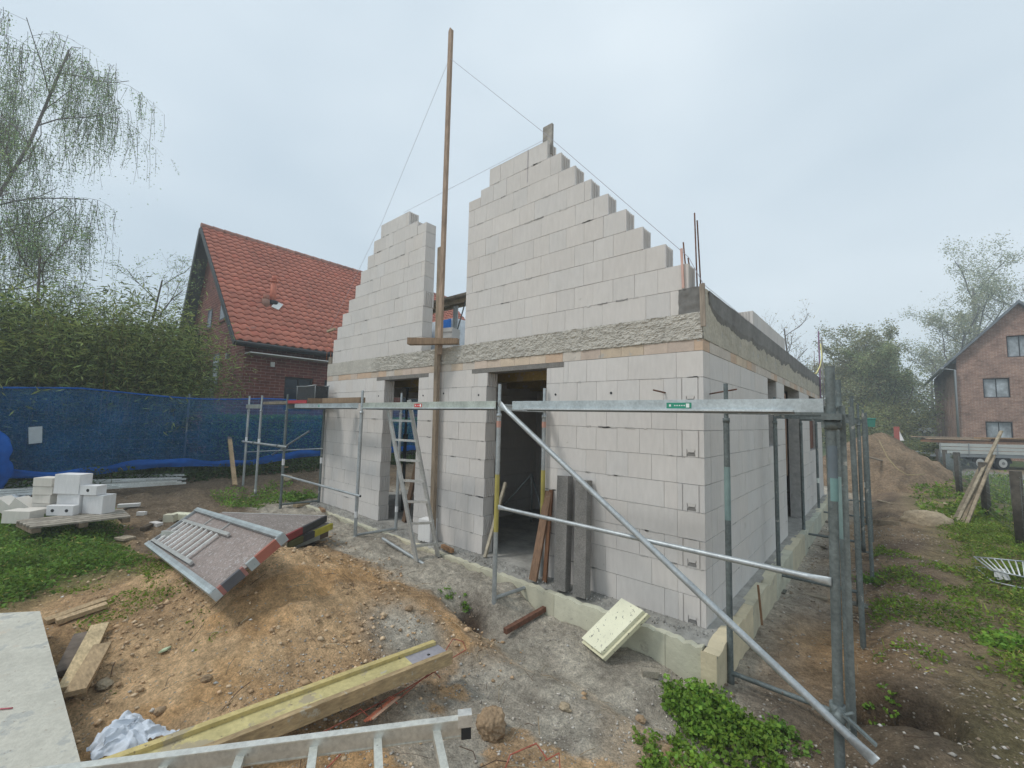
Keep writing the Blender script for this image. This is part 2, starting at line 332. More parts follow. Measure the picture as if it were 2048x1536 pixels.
def H(x, y):
    x = np.asarray(x, float); y = np.asarray(y, float)
    yard = -0.10+0*x
    yard = yard+0.33*ss(-6.5, -12.5, x)                               # rises towards the neighbour
    # earth heap in the front yard
    m = 0.44*gauss(x, y, -3.3, -2.25, 1.0, .52, -.2)+0.12*gauss(x, y, -4.3, -2.9, 1.0, .5)+.14*gauss(x, y, -2.2, -1.6, .5, .28)
    yard = yard+m*(1-ss(-1.15, -.85, y))
    # strip along the front wall, then along the side wall
    strip = np.where(x > -1.85, -.33, -.09)+0*y
    strip = -.055-.19*ss(-2.05, -1.6, x)-.08*ss(-.5, 0, x)
    f = ss(-1.35, -.95, y)*(1-ss(1.0, 1.6, x))*ss(-9.5, -8, x)
    z = yard*(1-f)+strip*f
    rs = ss(.9, 1.5, x)*ss(-3.5, -1.5, y)
    z = z*(1-rs)+(-.17+.10*ss(2.2, 3.2, x))*rs
    z = z-.13*gauss(x, y, -.9, -1.7, .9, .6)-.08*gauss(x, y, .4, -1.2, .7, .5)
    z = z-.60*np.exp(-((x-1.27)/.24)**4-((y-.30)/.20)**4)-.26*gauss(x, y, -1.98, -.98, .17, .13)
    z = z+.10*gauss(x, y, -2.1, -.75, .25, .12)
    far = ss(14, 30, np.hypot(x+2, y+2)); z = z*(1-far)+far*(-.1+.3*fb(x, y, .03, 2))
    z = np.where((x > 4) & (y > 15), z*.0+.02, z)
    near = 1-ss(9, 25, np.hypot(x+2, y+2))
    z = z+(fb(x, y, .9, 3)*.10+fb(x, y, 4.5, 4, 3.1)*(.08+.05*ss(-1.6, -2.4, x))+np.maximum(fb(x, y, 13, 3, 7.7), -.02)*(.045+.03*ss(-1.6, -2.4, x)))*near
    ins = ss(-7.9, -7.6, x)*(1-ss(-.1, .2, x))*ss(-.35, -.1, y)*(1-ss(10.0, 10.5, y))   # under the slab
    return z*(1-ins)+(-.45)*ins
def h1(x, y): return float(H(x, y))
def G(u, v, off=0.0):
    """where the photo's pixel ray meets the ground"""
    d = ray(u, v); t = 0.5; last = t
    while t < 80:
        p = CAM+d*t
        if p[2]-off <= h1(p[0], p[1]): break
        last = t; t *= 1.01; t += .01
    a, b = last, t
    for _ in range(18):
        mth = (a+b)/2; p = CAM+d*mth
        if p[2]-off <= h1(p[0], p[1]): b = mth
        else: a = mth
    return CAM+d*b
def lines(lo, hi, dense, step, grow=1.09):
    a, b = dense; c = list(np.arange(a, b, step)); s_ = step; x = a
    while x > lo: s_ *= grow; x -= s_; c.insert(0, x)
    s_ = step; x = c[-1]
    while x < hi: s_ *= grow; x += s_; c.append(x)
    return np.array(c)
gx = lines(-400, 400, (-7.2, 2.6), .028, 1.07); gy = lines(-60, 500, (-4.2, 1.2), .026, 1.07)
GX, GY = np.meshgrid(gx, gy, indexing='ij'); GZ = H(GX, GY)
def soil_colour(x, y):
    n1 = fb(x, y, .8, 4, 1.0); n2 = fb(x, y, 2.4, 4, 5.0); n3 = fb(x, y, 6, 3, 9.)
    def C(*c): return np.array(c)[None, None, :]*np.ones(x.shape+(1,))
    def mixm(a, b, m): m = np.clip(m, 0, 1)[..., None]; return a*(1-m)+b*m
    tan_ = C(.70, .475, .27); brown = C(.52, .34, .19); orange = C(.66, .40, .19); dark = C(.19, .145, .10); grey = C(.445, .395, .325); greyl = C(.575, .52, .43); dryg = C(.19, .17, .07)
    c = mixm(tan_, brown, ss(-.10, .12, n1+n2*.5))
    c = mixm(c, orange, ss(.02, .16, n2)*ss(-4.5, -3, x)*(1-ss(-1, -.2, x))*.7)
    # dark humus behind the heap and by the neighbour's fence
    c = mixm(c, dark, ss(-4.4, -5.6, x+n1*1.4+(y+3.2)*-.35)*ss(-3.4, -2.6, y+n2)*.9)
    c = mixm(c, dark, ss(-7.5, -9, x+n1)*.85)
    # mortar-grey ground: along the walls and the trodden patch in front
    g = ss(-1.35, -1.05, y+n2*.5)*(1-ss(.55, .95, x+n2*.6))*ss(-9, -7.5, x)
    g = np.maximum(g, gauss(x, y, -.75, -1.75, .62, .75)*1.9*(1-ss(.02, .14, n2*1.3)*.7)-.35)
    g = np.maximum(g, gauss(x, y, -1.85, -1.85, .38, .25)*1.7-.4)
    c = mixm(c, mixm(grey, greyl, n3*3+.4), g)
    # side of the house
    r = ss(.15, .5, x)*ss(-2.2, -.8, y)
    c = mixm(c, mixm(C(.185, .13, .09), C(.34, .24, .15), n2*4+.5), r*(1-.5*g)); c = mixm(c, dark, r*gauss(x, y, 1.3, .1, .75, .9)*.9); c = mixm(c, C(.045, .035, .028), gauss(x, y, 1.27, .3, .24, .2)*1.1); c = mixm(c, C(.10, .07, .05), gauss(x, y, -1.98, -.98, .14, .10)*1.2)  # the final mixes paint the shade inside the ground holes
    c = mixm(c, C(.35, .26, .165), ss(1.2, 2.0, x+n2)*ss(-1, 1, y)*(1-ss(20, 26, y))*.6)
    c = mixm(c, orange*.75, gauss(x, y, .75, 1.2, .3, .5)*.7)
    c = mixm(c, dryg, ss(1.5, 2.0, x+n1*.8)*(1-ss(14, 18, y))*ss(-2, 0, y)*.55)
    c = mixm(c, C(.33, .31, .28), ss(3.4, 3.8, x+n1*.3)*ss(11, 12.5, y)*(1-ss(23, 24, y+n1*2)))
    c = mixm(c, C(.30, .22, .13), ss(3.0, 3.3, x)*(1-ss(10.8, 12, y+n1))*ss(3, 4, y))
    far = ss(24, 30, y)+ss(-11.6, -12.2, x)+ss(-20, -30, y); c = mixm(c, C(.06, .10, .03), np.clip(far, 0, 1)*.9)
    c = mixm(c, C(.07, .115, .03), ss(-4.6, -5.4, x+n1*1.2)*(1-ss(-3.3, -2.9, y+n2*.6))*ss(-9.5, -8.5, x)*.8)
    return c
GC = soil_colour(GX, GY)
nx, ny = GX.shape
me = bpy.data.meshes.new('ground')
VV = np.stack([GX, GY, GZ], -1).reshape(-1, 3)
idx = np.arange(nx*ny).reshape(nx, ny)
Q = np.stack([idx[:-1, :-1], idx[1:, :-1], idx[1:, 1:], idx[:-1, 1:]], -1).reshape(-1, 4)
me.vertices.add(len(VV)); me.vertices.foreach_set('co', VV.astype(np.float32).ravel())
me.loops.add(len(Q)*4); me.loops.foreach_set('vertex_index', Q.astype(np.int32).ravel())
me.polygons.add(len(Q)); me.polygons.foreach_set('loop_start', np.arange(0, len(Q)*4, 4, dtype=np.int32)); me.polygons.foreach_set('use_smooth', np.ones(len(Q), bool))
me.update(); me.validate()
ca = me.color_attributes.new('Col', 'FLOAT_COLOR', 'POINT')
ca.data.foreach_set('color', np.concatenate([GC.reshape(-1, 3), np.ones((nx*ny, 1))], 1).astype(np.float32).ravel())
me.materials.append(M['soil']); go = bpy.data.objects.new('ground', me); COL.objects.link(go); go['kind'] = 'structure'

# ------------------------------------------------------------------ the shell of the new house
W = 7.58; T = 0.20; LEN = 10.0
house = thing('unfinished_house', 'unfinished white block house shell with a stepped gable behind the steel scaffold frames', 'house', (-W/2, LEN/2, 0))
def tint(b=0.0, k=.017, warm=.006):
    g = 1+rnd.gauss(b, k); wv = rnd.gauss(0, warm); return (g+wv, g, g-wv)
def blocks(mb, axis, z0, z1, a, b, face, back, shift, odd=.12, ribs_hi=False, ribs_lo=False, tb=0.0, jit=.0016):
    """one course of 0.25 m blocks from a to b along axis; face = outer plane, back = inner plane"""
    cuts = [a]; k = math.ceil((a-shift)/.25)*.25+shift
    while k < b-.055:
        if k > a+.055: cuts.append(k)
        k += .25
    cuts.append(b)
    # some pairs are one long block with no joint showing
    i = 0
    while i < len(cuts)-1:
        j = i+1
        if rnd.random() < odd and i+2 < len(cuts): j = i+2
        p, q = cuts[i]+.0013, cuts[j]-.0013; i = j
        c = tint(tb)
        if rnd.random() < .0: c = (c[0]*.93, c[1]*.88, c[2]*.80)
        f = face+rnd.uniform(-jit, jit); lo, hi = min(f, back), max(f, back); zt = z1-.0025+rnd.uniform(-.0008, .0008)
        if axis == 'x': mb.box((p, lo, z0+.0022), (q, hi, zt), c)
        else: mb.box((lo, p, z0+.0022), (hi, q, zt), c)
    w_ = abs(back-face); lo, hi = min(face, back), max(face, back)
    for flag, pos, sg in ((ribs_hi, b, 1), (ribs_lo, a, -1)):
        if not flag: continue
        for t0, t1 in ((.0, .17), (.27, .33), (.46, .54), (.67, .73), (.83, 1.0)):
            e0, e1 = (pos-.002, pos+.013) if sg > 0 else (pos-.013, pos+.002)
            cc = tint(tb, .01)
            if axis == 'x': mb.box((e0, lo+w_*t0, z0+.004), (e1, lo+w_*t1, z1-.004), cc)
            else: mb.box((lo+w_*t0, e0, z0+.004), (lo+w_*t1, e1, z1-.004), cc)
def core(mb, a, b, col=None): mb.box(a, b, col)
def smears(mb, axis, face, sg, spans, z, n):
    """mortar squeezed out of a bed joint"""
    for _ in range(n):
        a, b = rnd.choice(spans); x = rnd.uniform(a, b); l = min(rnd.uniform(.02, .16), b-x); hh = rnd.uniform(.004, .014)
        k = max(2, int(l/.02)); pts = []
        for i in range(k+1): pts.append((x+l*i/k, z+hh*rnd.uniform(.3, 1)))
        for i in range(k, -1, -1): pts.append((x+l*i/k, z-hh*rnd.uniform(.2, .9)))
        e = .0035
        if axis == 'x': mb.prism([(p[0], face, p[1]) for p in pts], (0, sg*e, 0), (rnd.choice([.6, .95, 1.0, 1.15, 1.25]),)*3)
        else: mb.prism([(face, p[0], p[1]) for p in pts], (sg*e, 0, 0), (rnd.uniform(.9, 1.35),)*3)

D1 = (-5.38, -4.37); D2 = (-2.83, -1.81); DH = 2.44
# ground floor, front
solid = [(-W, D1[0]), (D1[1], D2[0]), (D2[1], 0)]
for k, (a, b) in enumerate(solid):
    mb = MB(); mo = MB()
    for r in range(10):
        z0 = .25*r; z1 = z0+.25; sh = 0 if r % 2 else .125
        if r == 9:   # the course that carries the lintels is cut down next to them
            a2 = a+(.25 if k > 0 else 0); b2 = b-(.25 if k < 2 else 0)
            blocks(mb, 'x', z0, z1, a2, b2, 0, T, sh)
            if k > 0: blocks(mb, 'x', z0, DH, a, a2, 0, T, sh)
            if k < 2: blocks(mb, 'x', z0, DH, b2, b, 0, T, sh, ribs_hi=True)
        else:
            if k == 2 and r % 2 == 0:     # corner headers with their tongues and grip pockets showing
                blocks(mb, 'x', z0, z1, a, b-.245, 0, T, sh)
                c = tint(); x0 = -.243
                mb.box((x0, 0.004, z0+.002), (-.001, T, z1-.003), c)
                for u0, u1 in ((.0, .040), (.055, .085), (.165, .19), (.205, .243)): mb.box((x0+u0, -.005, z0+.003), (x0+u1, .005, z1-.004), c)
                mb.box((x0+.085, -.005, z0+.075), (x0+.165, .005, z1-.004), c)
                mb.prism([(x0+.085, -.004, z0+.075), (x0+.165, -.004, z0+.075), (x0+.15, -.004, z0+.045), (x0+.10, -.004, z0+.045)], (0, .009, 0), (c[0]*.96,)*3)
                mo.prism([(x0+.078, .0035, z0+.008), (x0+.172, .0035, z0+.008), (x0+.152, .0035, z0+.046), (x0+.098, .0035, z0+.046)], (0, .0012, 0), (.55, .55, .55))
            else: blocks(mb, 'x', z0, z1, a, b, 0, T, sh, ribs_hi=(k < 2 and r % 2 == (0 if k == 0 else 1)))
        mo.box((a+.012, .008, z0), (b-.012, T-.008, z1))
        if r: smears(mo, 'x', 0.0005, -1, [(a, b)], z0, 6)
    fw = mb.build('front_wall', M['block'], house); mo.build('mortar_joints', M['mortar'], fw)
# sawn grey reveals of the doors (alternate courses are cut stones)
# stepped gable
g0 = 2.862; gh = .2523
RR = [-.22, -.14, -.36, -.60, -.79, -1.01, -1.23, -1.45, -1.66, -1.88]
RLft = [-3.31]*8+[-3.06, -2.89]
LL = [-7.38, -7.38, -7.24, -7.05, -6.82, -6.58, -6.40, -6.17, -5.97, -5.74]
LR = [-4.34]*8+[-4.61, -4.86]
for nm, Ls, Rs in (('right_gable', RLft, RR), ('left_gable', LL, LR)):
    mb = MB(); mo = MB()
    for r in range(10):
        z0 = g0+gh*r; z1 = z0+gh; a, b = Ls[r], Rs[r]
        rib = (r >= 1 if nm == 'right_gable' else r in (3, 8, 9))
        blocks(mb, 'x', z0, z1, a, b, 0, T, (.07 if r % 2 else .195), odd=.22, ribs_hi=rib, tb=-.02)
        mo.box((a+.012, .008, z0), (b-.012, T-.008, z1-.006))
        if r: smears(mo, 'x', .0005, -1, [(a, b)], z0, 4)
    if nm == 'right_gable':
        z0 = g0+gh*8; mb.box((-3.31, 0, z0+.002), (-3.064, T, 5.03), tint(-.05))
        mb.box((-1.66-.0, 0, g0+gh*5+.003), (-1.65, .001, g0+gh*5+.004))
    else:
        z0 = g0+gh*8; mb.box((-4.585, 0, z0+.002), (-4.342, T, 5.035), tint(-.02))
    gw = mb.build(nm, M['block'], house); mo.build('mortar_joints', M['mortar'], gw)
# concrete stub above the beam at the corner
def stub(u, v, y=-0.004): return (-.295+.073*u, y-.004*0+.006*fbm(u*3, v*5, 1), g0+(.255)*v)
mb = MB(); mb.box((-.293, .003, g0), (-.222, T, g0+.252), (1.9, 1.85, 1.75)); mb.build('render_patch', M['conc'], house)
mb = MB()
mb.grid(lambda u, v: (-.222+.232*u, -.006+.010*fbm(u*3, v*4, 2.2), g0+(.245+.012*math.sin(u*3))*v-.0), 14, 14, sm=True)
mb.box((-.22, .0, g0), (.0, T, g0+.24)); mb.build('corner_concrete', M['wetconc'], house)
# ring beam: hacked rough concrete
def rough(x, z):
    r_ = fbm(x*12, z*22, 0, 4)*.010+abs(fbm(x*34, z*52, 3, 3))*.014
    k = 1-ss(-6.05, -5.6, x-.25*(z-2.7)); k = 1-float(k)
    return -.004-(.004+r_)*k-.003*(1-k)
mb = MB(); nu = 620; nv = 26
xs0, xs1 = -W, .0
def fnb(u, v):
    x = xs0+(xs1-xs0)*u; z = 2.612+(g0-2.612+.006)*v
    z += .006*fbm(x*5, v*3, 4)*(v > .9 or v < .1)
    return (x, float(rough(x, z)), z)
mb.grid(fnb, nu, nv)
mb.box((-W, .0, 2.605), (-.0, T, g0-.002))
mb.build('ring_beam', M['rough'], house)
# tan levelling course
mb = MB(); mo = MB()
def tanc():
    k = rnd.random()
    if k < .3: return (1.0, 1.10, 1.22)
    if k < .55: return (1.02, .92, .85)
    g = rnd.uniform(.92, 1.08); return (g, g, g*rnd.uniform(.95, 1.08))
x = -W
while x < -.01:
    e = min(0, x+.25); 
    if -e < .06: e = 0
    mb.box((x+.0015, rnd.uniform(-.002, .001), 2.502), (e-.0015, T, 2.607), tanc()); x = e
y = T
while y < LEN-.01:
    e = min(LEN, y+.25); mb.box((-T, y+.0015, 2.502), (rnd.uniform(-.001, .002), e-.0015, 2.607), tanc()); y = e
tc_ = mb.build('levelling_course', M['tile'], house); mo.box((-W+.01, .006, 2.5), (-.01, T-.01, 2.609)); mo.box((-T+.01, T, 2.5), (-.006, LEN, 2.609)); mo.build('mortar_joints', M['mortar'], tc_)
for a, b in ((-5.63, -4.12), (-3.13, -1.56)):
    mb = MB(); mb.box((a, -.003, DH+.001), (b, T, 2.499)); mb.build('lintel', M['lintel'], house)
# side wall
OP = [(2.95, 3.62, 1.50, 2.5), (4.32, 6.05, 0, 2.42), (7.5, 8.9, 1.25, 2.5)]
def side_spans(z0):
    cuts = [T+.001]
    for a, b, zb, zt in OP:
        if z0 >= zb-.01 and z0 < zt-.1: cuts += [a, b]
    cuts.append(LEN); return list(zip(cuts[0::2], cuts[1::2]))
for lo_, hi_ in ((0, 4.32), (4.32, 11)):
    mb = MB(); mo = MB()
    for r in range(10):
        z0 = .25*r; z1 = z0+.25; sp = []
        for a, b in side_spans(z0):
            if r == 9 and b > 6.2 and a < 4: b0 = 4.32; sp.append((a, b0) if lo_ == 0 else (b0, b))     # the course over the tall opening
            elif (a < 4.32) == (lo_ == 0): sp.append((a, b))
        for a, b in sp:
            blocks(mb, 'y', z0, z1, a, b, 0, -T, .125 if r % 2 else 0, odd=.35, jit=.001)
            mo.box((-T+.008, a, z0), (-.008, b-.012, z1))
        if r: smears(mo, 'y', -.0005, 1, sp, z0, 5)
    swl = mb.build('side_wall', M['block'], house); mo.build('mortar_joints', M['mortar'], swl)
# side ring beam: old pour below, darker new pour above
mb = MB()
def fns(u, v):
    y = -.004+(LEN+.004)*u; z = 2.61+.50*v; return (.004+.007*fbm(y*4, z*6, 8)+.004*fbm(y*18, z*22, 1), y, z)
mb.grid(fns, 420, 20, colfn=lambda u, v: (1.12, 1.08, .98))
mb.box((-T, T, 2.609), (0, LEN, 3.09)); mb.build('side_ring_beam', M['conc'], house)
mb = MB(); i0 = 0; n = 260
for k in range(n+1):
    y = .16+(LEN-.16)*k/n; lo = 2.845+.10*ss(0, .25, .45-y)+.05*fbm(y*1.1, 0, 3)+.03*fbm(y*5, 2, 3)-.0*y
    for j in range(5):
        z = lo+(3.108-lo)*j/4; mb.v.append((.011+.005*fbm(y*5, z*7, 5)+(0.004 if j else -.008), y, float(z)))
for k in range(n):
    for j in range(4): a = k*5+j; mb.face((a, a+5, a+6, a+1))
mb.box((-T-.02, .18, 3.089), (.015, LEN, 3.106)); mb.build('new_pour', M['wetconc'], house)
# rest of the shell: left wall with a doorway, back wall, floor slab, upper slab, added partitions
mb = MB()
for r in range(10):
    z0 = .25*r; z1 = z0+.25
    for a, b in (((T, 1.25), (2.75, LEN)) if r < 9 else ((T, LEN),)): blocks(mb, 'y', z0, z1, a, b, -W, -W+T, .125*(r % 2), odd=.3)
    for a, b in ((-W+T, -T),): blocks(mb, 'x', z0, z1, a, b, LEN-.001, LEN-T, .125*(r % 2), odd=.3)
    blocks(mb, 'x', z0, z1, -W+T, -4.25, 3.3, 3.42, .125*(r % 2), odd=.3); blocks(mb, 'x', z0, z1, -4.13, -T, 2.80, 2.92, .125*(r % 2), odd=.3); blocks(mb, 'y', z0, z1, T, 3.42, -4.25, -4.13, .125*(r % 2), odd=.3)  # partitions added to block light and keep the right doorway's room dark
mb.build('inner_walls', M['block'], house)
mb = MB(); mb.box((-W+.01, T+.002, 2.53), (-T-.002, LEN-.01, g0-.004)); mb.build('ceiling_slab', M['conc'], house)
mb = MB()
def fsl(u, v):
    x = -W-.05+(W+.16)*u; y = -.245+(LEN+.3)*v
    return (x, y, .0+.012*fbm(x*3, y*3, 1)+.006*fbm(x*11, y*11, 2)-.03*(1-float(ss(-.245, -.1, y))) )
mb.grid(fsl, 300, 120, sm=True, colfn=lambda u, v: (.82+.25*fbm(u*30, v*40, 2),)*3)
mb.box((-W-.05, -.24, -.42), (.10, LEN+.05, -.045)); mb.build('floor_slab', M['conc'], house)
mb = MB(); x = -W-.1
while x < .02:
    e = min(.06, x+rnd.uniform(.9, 1.25))
    if .06-e < .3: e = .06
    n = max(2, int((e-x)/.05)); c = tint(0, .05, .02)
    tops = [-.018+.014*fbm(x*3+k, 1, 7)-(rnd.random() < .12)*.02 for k in range(n+1)]
    for k in range(n):
        a, b = x+.002+(e-x-.004)*k/n, x+.002+(e-x-.004)*(k+1)/n
        i = len(mb.v); y0, y1 = -.315, -.247
        mb.v += [(a, y0, -.46), (b, y0, -.46), (b, y1, -.46), (a, y1, -.46), (a, y0, tops[k]), (b, y0, tops[k+1]), (b, y1, tops[k+1]+.004), (a, y1, tops[k]+.004)]
        for q in ((0, 3, 2, 1), (4, 5, 6, 7), (0, 1, 5, 4), (1, 2, 6, 5), (2, 3, 7, 6), (3, 0, 4, 7)): mb.face([i+t for t in q], c)
    x = e
mb.build('front_edge_insulation', M['oldxps'], house)
mb = MB(); y = -.41
while y < LEN:
    e = y+1.25; n = 22; c = tint(-.06, .06, .05)
    for k in range(n):
        a, b = y+.002+(e-y-.004)*k/n, y+.002+(e-y-.004)*(k+1)/n
        t0 = .022*fbm(a*2.5, 3, 1)-.03*(fbm(a*1.5, 7, 2) > .35); t1 = .022*fbm(b*2.5, 3, 1)-.03*(fbm(b*1.5, 7, 2) > .35)
        i = len(mb.v); x0, x1 = .075, .195
        mb.v += [(x0, a, -.5), (x1, a, -.5), (x1, b, -.5), (x0, b, -.5), (x0, a, t0), (x1, a, t0+.003), (x1, b, t1+.003), (x0, b, t1)]
        for q in ((0, 3, 2, 1), (4, 5, 6, 7), (0, 1, 5, 4), (1, 2, 6, 5), (2, 3, 7, 6), (3, 0, 4, 7)): mb.face([i+t for t in q], c)
    y = e
mb.build('side_edge_insulation', M['oldxps'], house)
# anchor holes and steel dowels in the front wall
for u, v in ((1111, 789), (1222, 786), (957, 790), (887, 787), (846, 791), (757, 792), (656, 782)):
    p = onY(u, v, -.002); mb = MB(); mb.tube([(p[0], -.0035, p[2]), (p[0], .004, p[2])], .014, 8); mb.build('anchor_hole', M['dark'], house)
mb = MB(); p = onY(1332, 786, 0); mb.tube([(p[0], .03, p[2]), (p[0]-.06, -.16, p[2]+.02)], .008, 8); mb.build('steel_dowel', M['iron'], house)
mb = MB(); mb.tube([(.30, -.10, 2.118), (-.03, .22, 2.10)], .007, 8); mb.build('steel_dowel', M['iron'], house)
# starter bars in the corner column
for x, y, z1, dx in ((-.075, .10, 3.90, -.02), (-.05, .13, 3.83, -.03), (-.165, .08, 3.62, -.035), (-.135, .11, 3.46, -.03)):
    mb = MB(); mb.tube([(x, y, 3.05), (x+dx*.3, y, 3.3), (x+dx, y, z1)], .007, 6); mb.build('starter_bar', M['iron'], house)
for k, (y, hgt) in enumerate(((1.6, .08), (2.1, .05), (9.5, .7))):
    mb = MB(); mb.tube([(-.06, y, 3.09), (-.06, y, 3.1+hgt)], .006, 6); mb.build('starter_bar', M['iron'], house)
# openings in the side wall: boards
mb = MB(); mb.box((-.14, 4.72, 0.9), (-.10, 5.15, 2.4), (.72, .50, .40)); mb.build('opening_board', M['wood'], house)
mb = MB(); mb.box((-.12, 7.52, 1.27), (-.08, 8.88, 2.48), (.55, .30, .25)); mb.build('opening_board', M['wood'], house)
# ---------------------------------------------------------------- things up on the slab
def block_thing(name, c, sz, label, group=None, rot=0.0, holes=0, colr=(1, 1, 1), mt='block', cat='block', tilt=None, ribs=False):
    mb = MB(); a, b, h_ = sz[0]/2, sz[1]/2, sz[2]; e = .004
    # lightly chamfered box
    prof = [(-a+e, -b), (a-e, -b), (a, -b+e), (a, b-e), (a-e, b), (-a+e, b), (-a, b-e), (-a, -b+e)]
    mb.prism([(x, y, 0) for x, y in prof], (0, 0, h_), colr)
    if ribs:
        for t in (-.36, -.12, .12, .36): mb.box((-a*.98, b-.001, h_*(t+.5)-.012), (a*.98, b+.014, h_*(t+.5)+.03), colr); mb.box((-a*.98, -b-.014, h_*(t+.5)-.012), (a*.98, -b+.001, h_*(t+.5)+.03), colr)
    o = mb.build(name, M[mt]); o.location = c; o.rotation_euler = tilt if tilt else (0, 0, rot)
    tag(o, label, cat, group)
    if holes:
        hb = MB()
        for k in range(holes):
            x = (k-(holes-1)/2)*a*1.05; hb.tube([(x, -b-.0015, h_*.5), (x, -b+.02, h_*.5)], min(.024, h_*.2), 12)
        q = hb.build('grip_hole', M['dark']); q.parent = o
    return o
for k, (y0, y1, n, lab) in enumerate(((3.3, 6.2, 2, 'long run of white blocks set on the far half of the slab edge'), (7.3, 9.9, 1, 'low far run of white blocks at the back end of the slab edge'))):
    mb = MB(); mo = MB()
    for r in range(n):
        blocks(mb, 'y', 3.11+.25*r, 3.36+.25*r, y0, y1, -.24, -.46, .125*r, ribs_lo=True, odd=.1); mo.box((-.45, y0+.01, 3.11+.25*r), (-.25, y1-.01, 3.35+.25*r))
    o = mb.build('block_row', M['block']); tag(o, lab, 'blocks'); q = mo.build('mortar_joints', M['mortar']); q.parent = o
# E: working platform seen through the gap in the gable
pf = thing('trestle_platform', 'board platform on steel props standing on the upper slab in the gap of the gable', 'platform', (-5.0, 1.4, g0))
mb = MB()
for k in range(2): mb.bar((-6.6, 1.0+.26*k, 4.03), (-3.5, 1.0+.26*k, 4.03), .24, .045, col=tint(-.1, .1, .05))
mb.build('deck_boards', M['greywood'], pf)
for yy in (1.02, 1.24):
    mb = MB(); mb.bar((-6.6, yy, 3.975), (-3.5, yy, 3.975), .06, .06); mb.build('bearer', M['woodh'], pf)
for x, y in ((-4.86, 1.12), (-6.4, 1.12), (-3.6, 1.12)):
    mb = MB(); mb.pipe((x, y, g0), (x, y, 3.94), .028); mb.pipe((x+.07, y, g0), (x+.07, y, 3.94), .022); mb.build('leg', M['steel'], pf)
mb = MB(); mb.tube([(-4.75, 1.0, 3.1), (-4.42, 1.0, 3.95)], .012); mb.build('brace', M['oldsteel'], pf)
block_thing('concrete_block', (-4.18, .42, 2.862), (.30, .24, .42), 'grey ribbed block standing in the gap of the gable behind the post', rot=.3, ribs=True, colr=(.82, .83, .84))
def bag(name, c, sz, label, blue=False, grp=None):
    mb = MB(); sx, sy, sz_ = sz
    def f(u, v):
        t = 2*PI*u; k = abs(math.cos(t))**.25*(1 if math.cos(t) > 0 else -1); q = abs(math.sin(t))**.25*(1 if math.sin(t) > 0 else -1)
        w_ = 1+.03*fbm(u*9, v*4, 2); return (c[0]+sx/2*k*w_, c[1]+sy/2*q*w_, c[2]+sz_*v)
    mb.grid(f, 40, 12, sm=True); mb.grid(lambda u, v: (c[0]+sx*(u-.5)*.97, c[1]+sy*(v-.5)*.97, c[2]+sz_+.01*fbm(u*6, v*6, 1)), 8, 8, sm=True)
    o = solo(name, mb, M['film'], label, 'wrapped pack', grp)
    if blue:
        lb = MB(); x0, x1 = c[0]+sx*.06, c[0]+sx*.42; y = c[1]-sy/2-.022; off = np.array(o.location)
        lb.box((x0, y, c[2]+sz_*.72), (x1, y+.012, c[2]+sz_*.99), (.02, .16, .55)); lb.box((x0+.06, y-.003, c[2]+sz_*.80), (x0+.14, y+.001, c[2]+sz_*.90), (.8, .8, .8))
        q = lb.build('printed_label', M['colour'], o)
bag('wrapped_pallet', (-6.15, 2.2, 2.862), (1.1, .9, 1.08), 'film wrapped pack with a blue printed label behind the gap in the gable', True)
bag('wrapped_pallet', (-6.75, 1.35, 2.862), (.85, .7, .95), 'creased film wrapped pack on the slab just left of the tall post', False)
block_thing('loose_block', (-6.75, .42, g0+gh*9+.01), (.25, .25, .12), 'tongued white block end sticking up behind the top of the left gable', rot=0, tilt=(0, .0, .9), ribs=True) if False else None
p = onY(787, 432, .32); block_thing('loose_block', (p[0], .34, 5.16), (.34, .22, .25), 'spare tongued block laid behind the top of the left gable', rot=.2, ribs=True, colr=(1.05, 1.03, .98))
# slim upright board above the gable top
block_thing('upright_batten', (-1.93, .10, 5.25), (.15, .04, .41), 'short grey board standing up behind the gable peak', mt='greywood', cat='board', colr=(1.25, 1.35, 1.5))
def board_thing(name, p, q, w_, h_, label, mt='wood', cat='board', up=(0, 0, 1), group=None, col=None):
    mb = MB(); mb.bar(p, q, w_, h_, up, col or tint(0, .08, .03)); return solo(name, mb, M[mt], label, cat, group)
board_thing('corner_board', (.012, -.022, 2.72), (.005, -.022, 3.13), .045, .022, 'short upright board nailed to the concrete corner under the string', 'wood', up=(0, 1, 0))
board_thing('painted_lath', (-.17, -.018, 2.97+.15), (-.185, -.018, 3.52), .022, .012, 'thin reddish lath standing beside the lowest gable step', 'colour', 'lath', up=(0, 1, 0), col=(.62, .40, .34))
p = onX(1640, 690, .05); 
board_thing('corner_pole', (.03, 9.7, 2.35), (.03, 9.7, 4.35), .06, .03, 'far purple tipped lath at the back end of the side wall', 'colour', 'lath', col=(.30, .20, .30))
board_thing('measuring_rod', (.10, 9.6, 1.9), (.10, 9.6, 4.15), .05, .03, 'far grey lath next to the purple tipped one at the back corner', 'colour', 'lath', col=(.28, .28, .27))
mb = MB(); mb.tube([(.10, 9.3, 3.95), (.12, 9.3, 3.6), (.08, 9.2, 3.35), (.02, 9.0, 3.15), (.02, 8.7, 3.12)], .014, 6, (.75, .68, .30)); solo('warning_tape', mb, M['colour'], 'yellow band hanging from the laths at the back corner', 'tape')
mb = MB(); mb.tube([(-7.62, -.02, 3.55), (-7.62, -.02, 2.95)], .006, 5, (.5, .2, .12)); mb.tube([(-7.44, -.02, 3.55), (-7.44, -.02, 3.0)], .006, 5, (.5, .2, .12)); mb.bar((-7.64, -.02, 3.58), (-7.32, -.02, 3.60), .05, .04, col=(.42, .33, .22)); solo('line_bracket', mb, M['colour'], 'small wooden string bracket with two red rods at the left end of the gable', 'bracket')
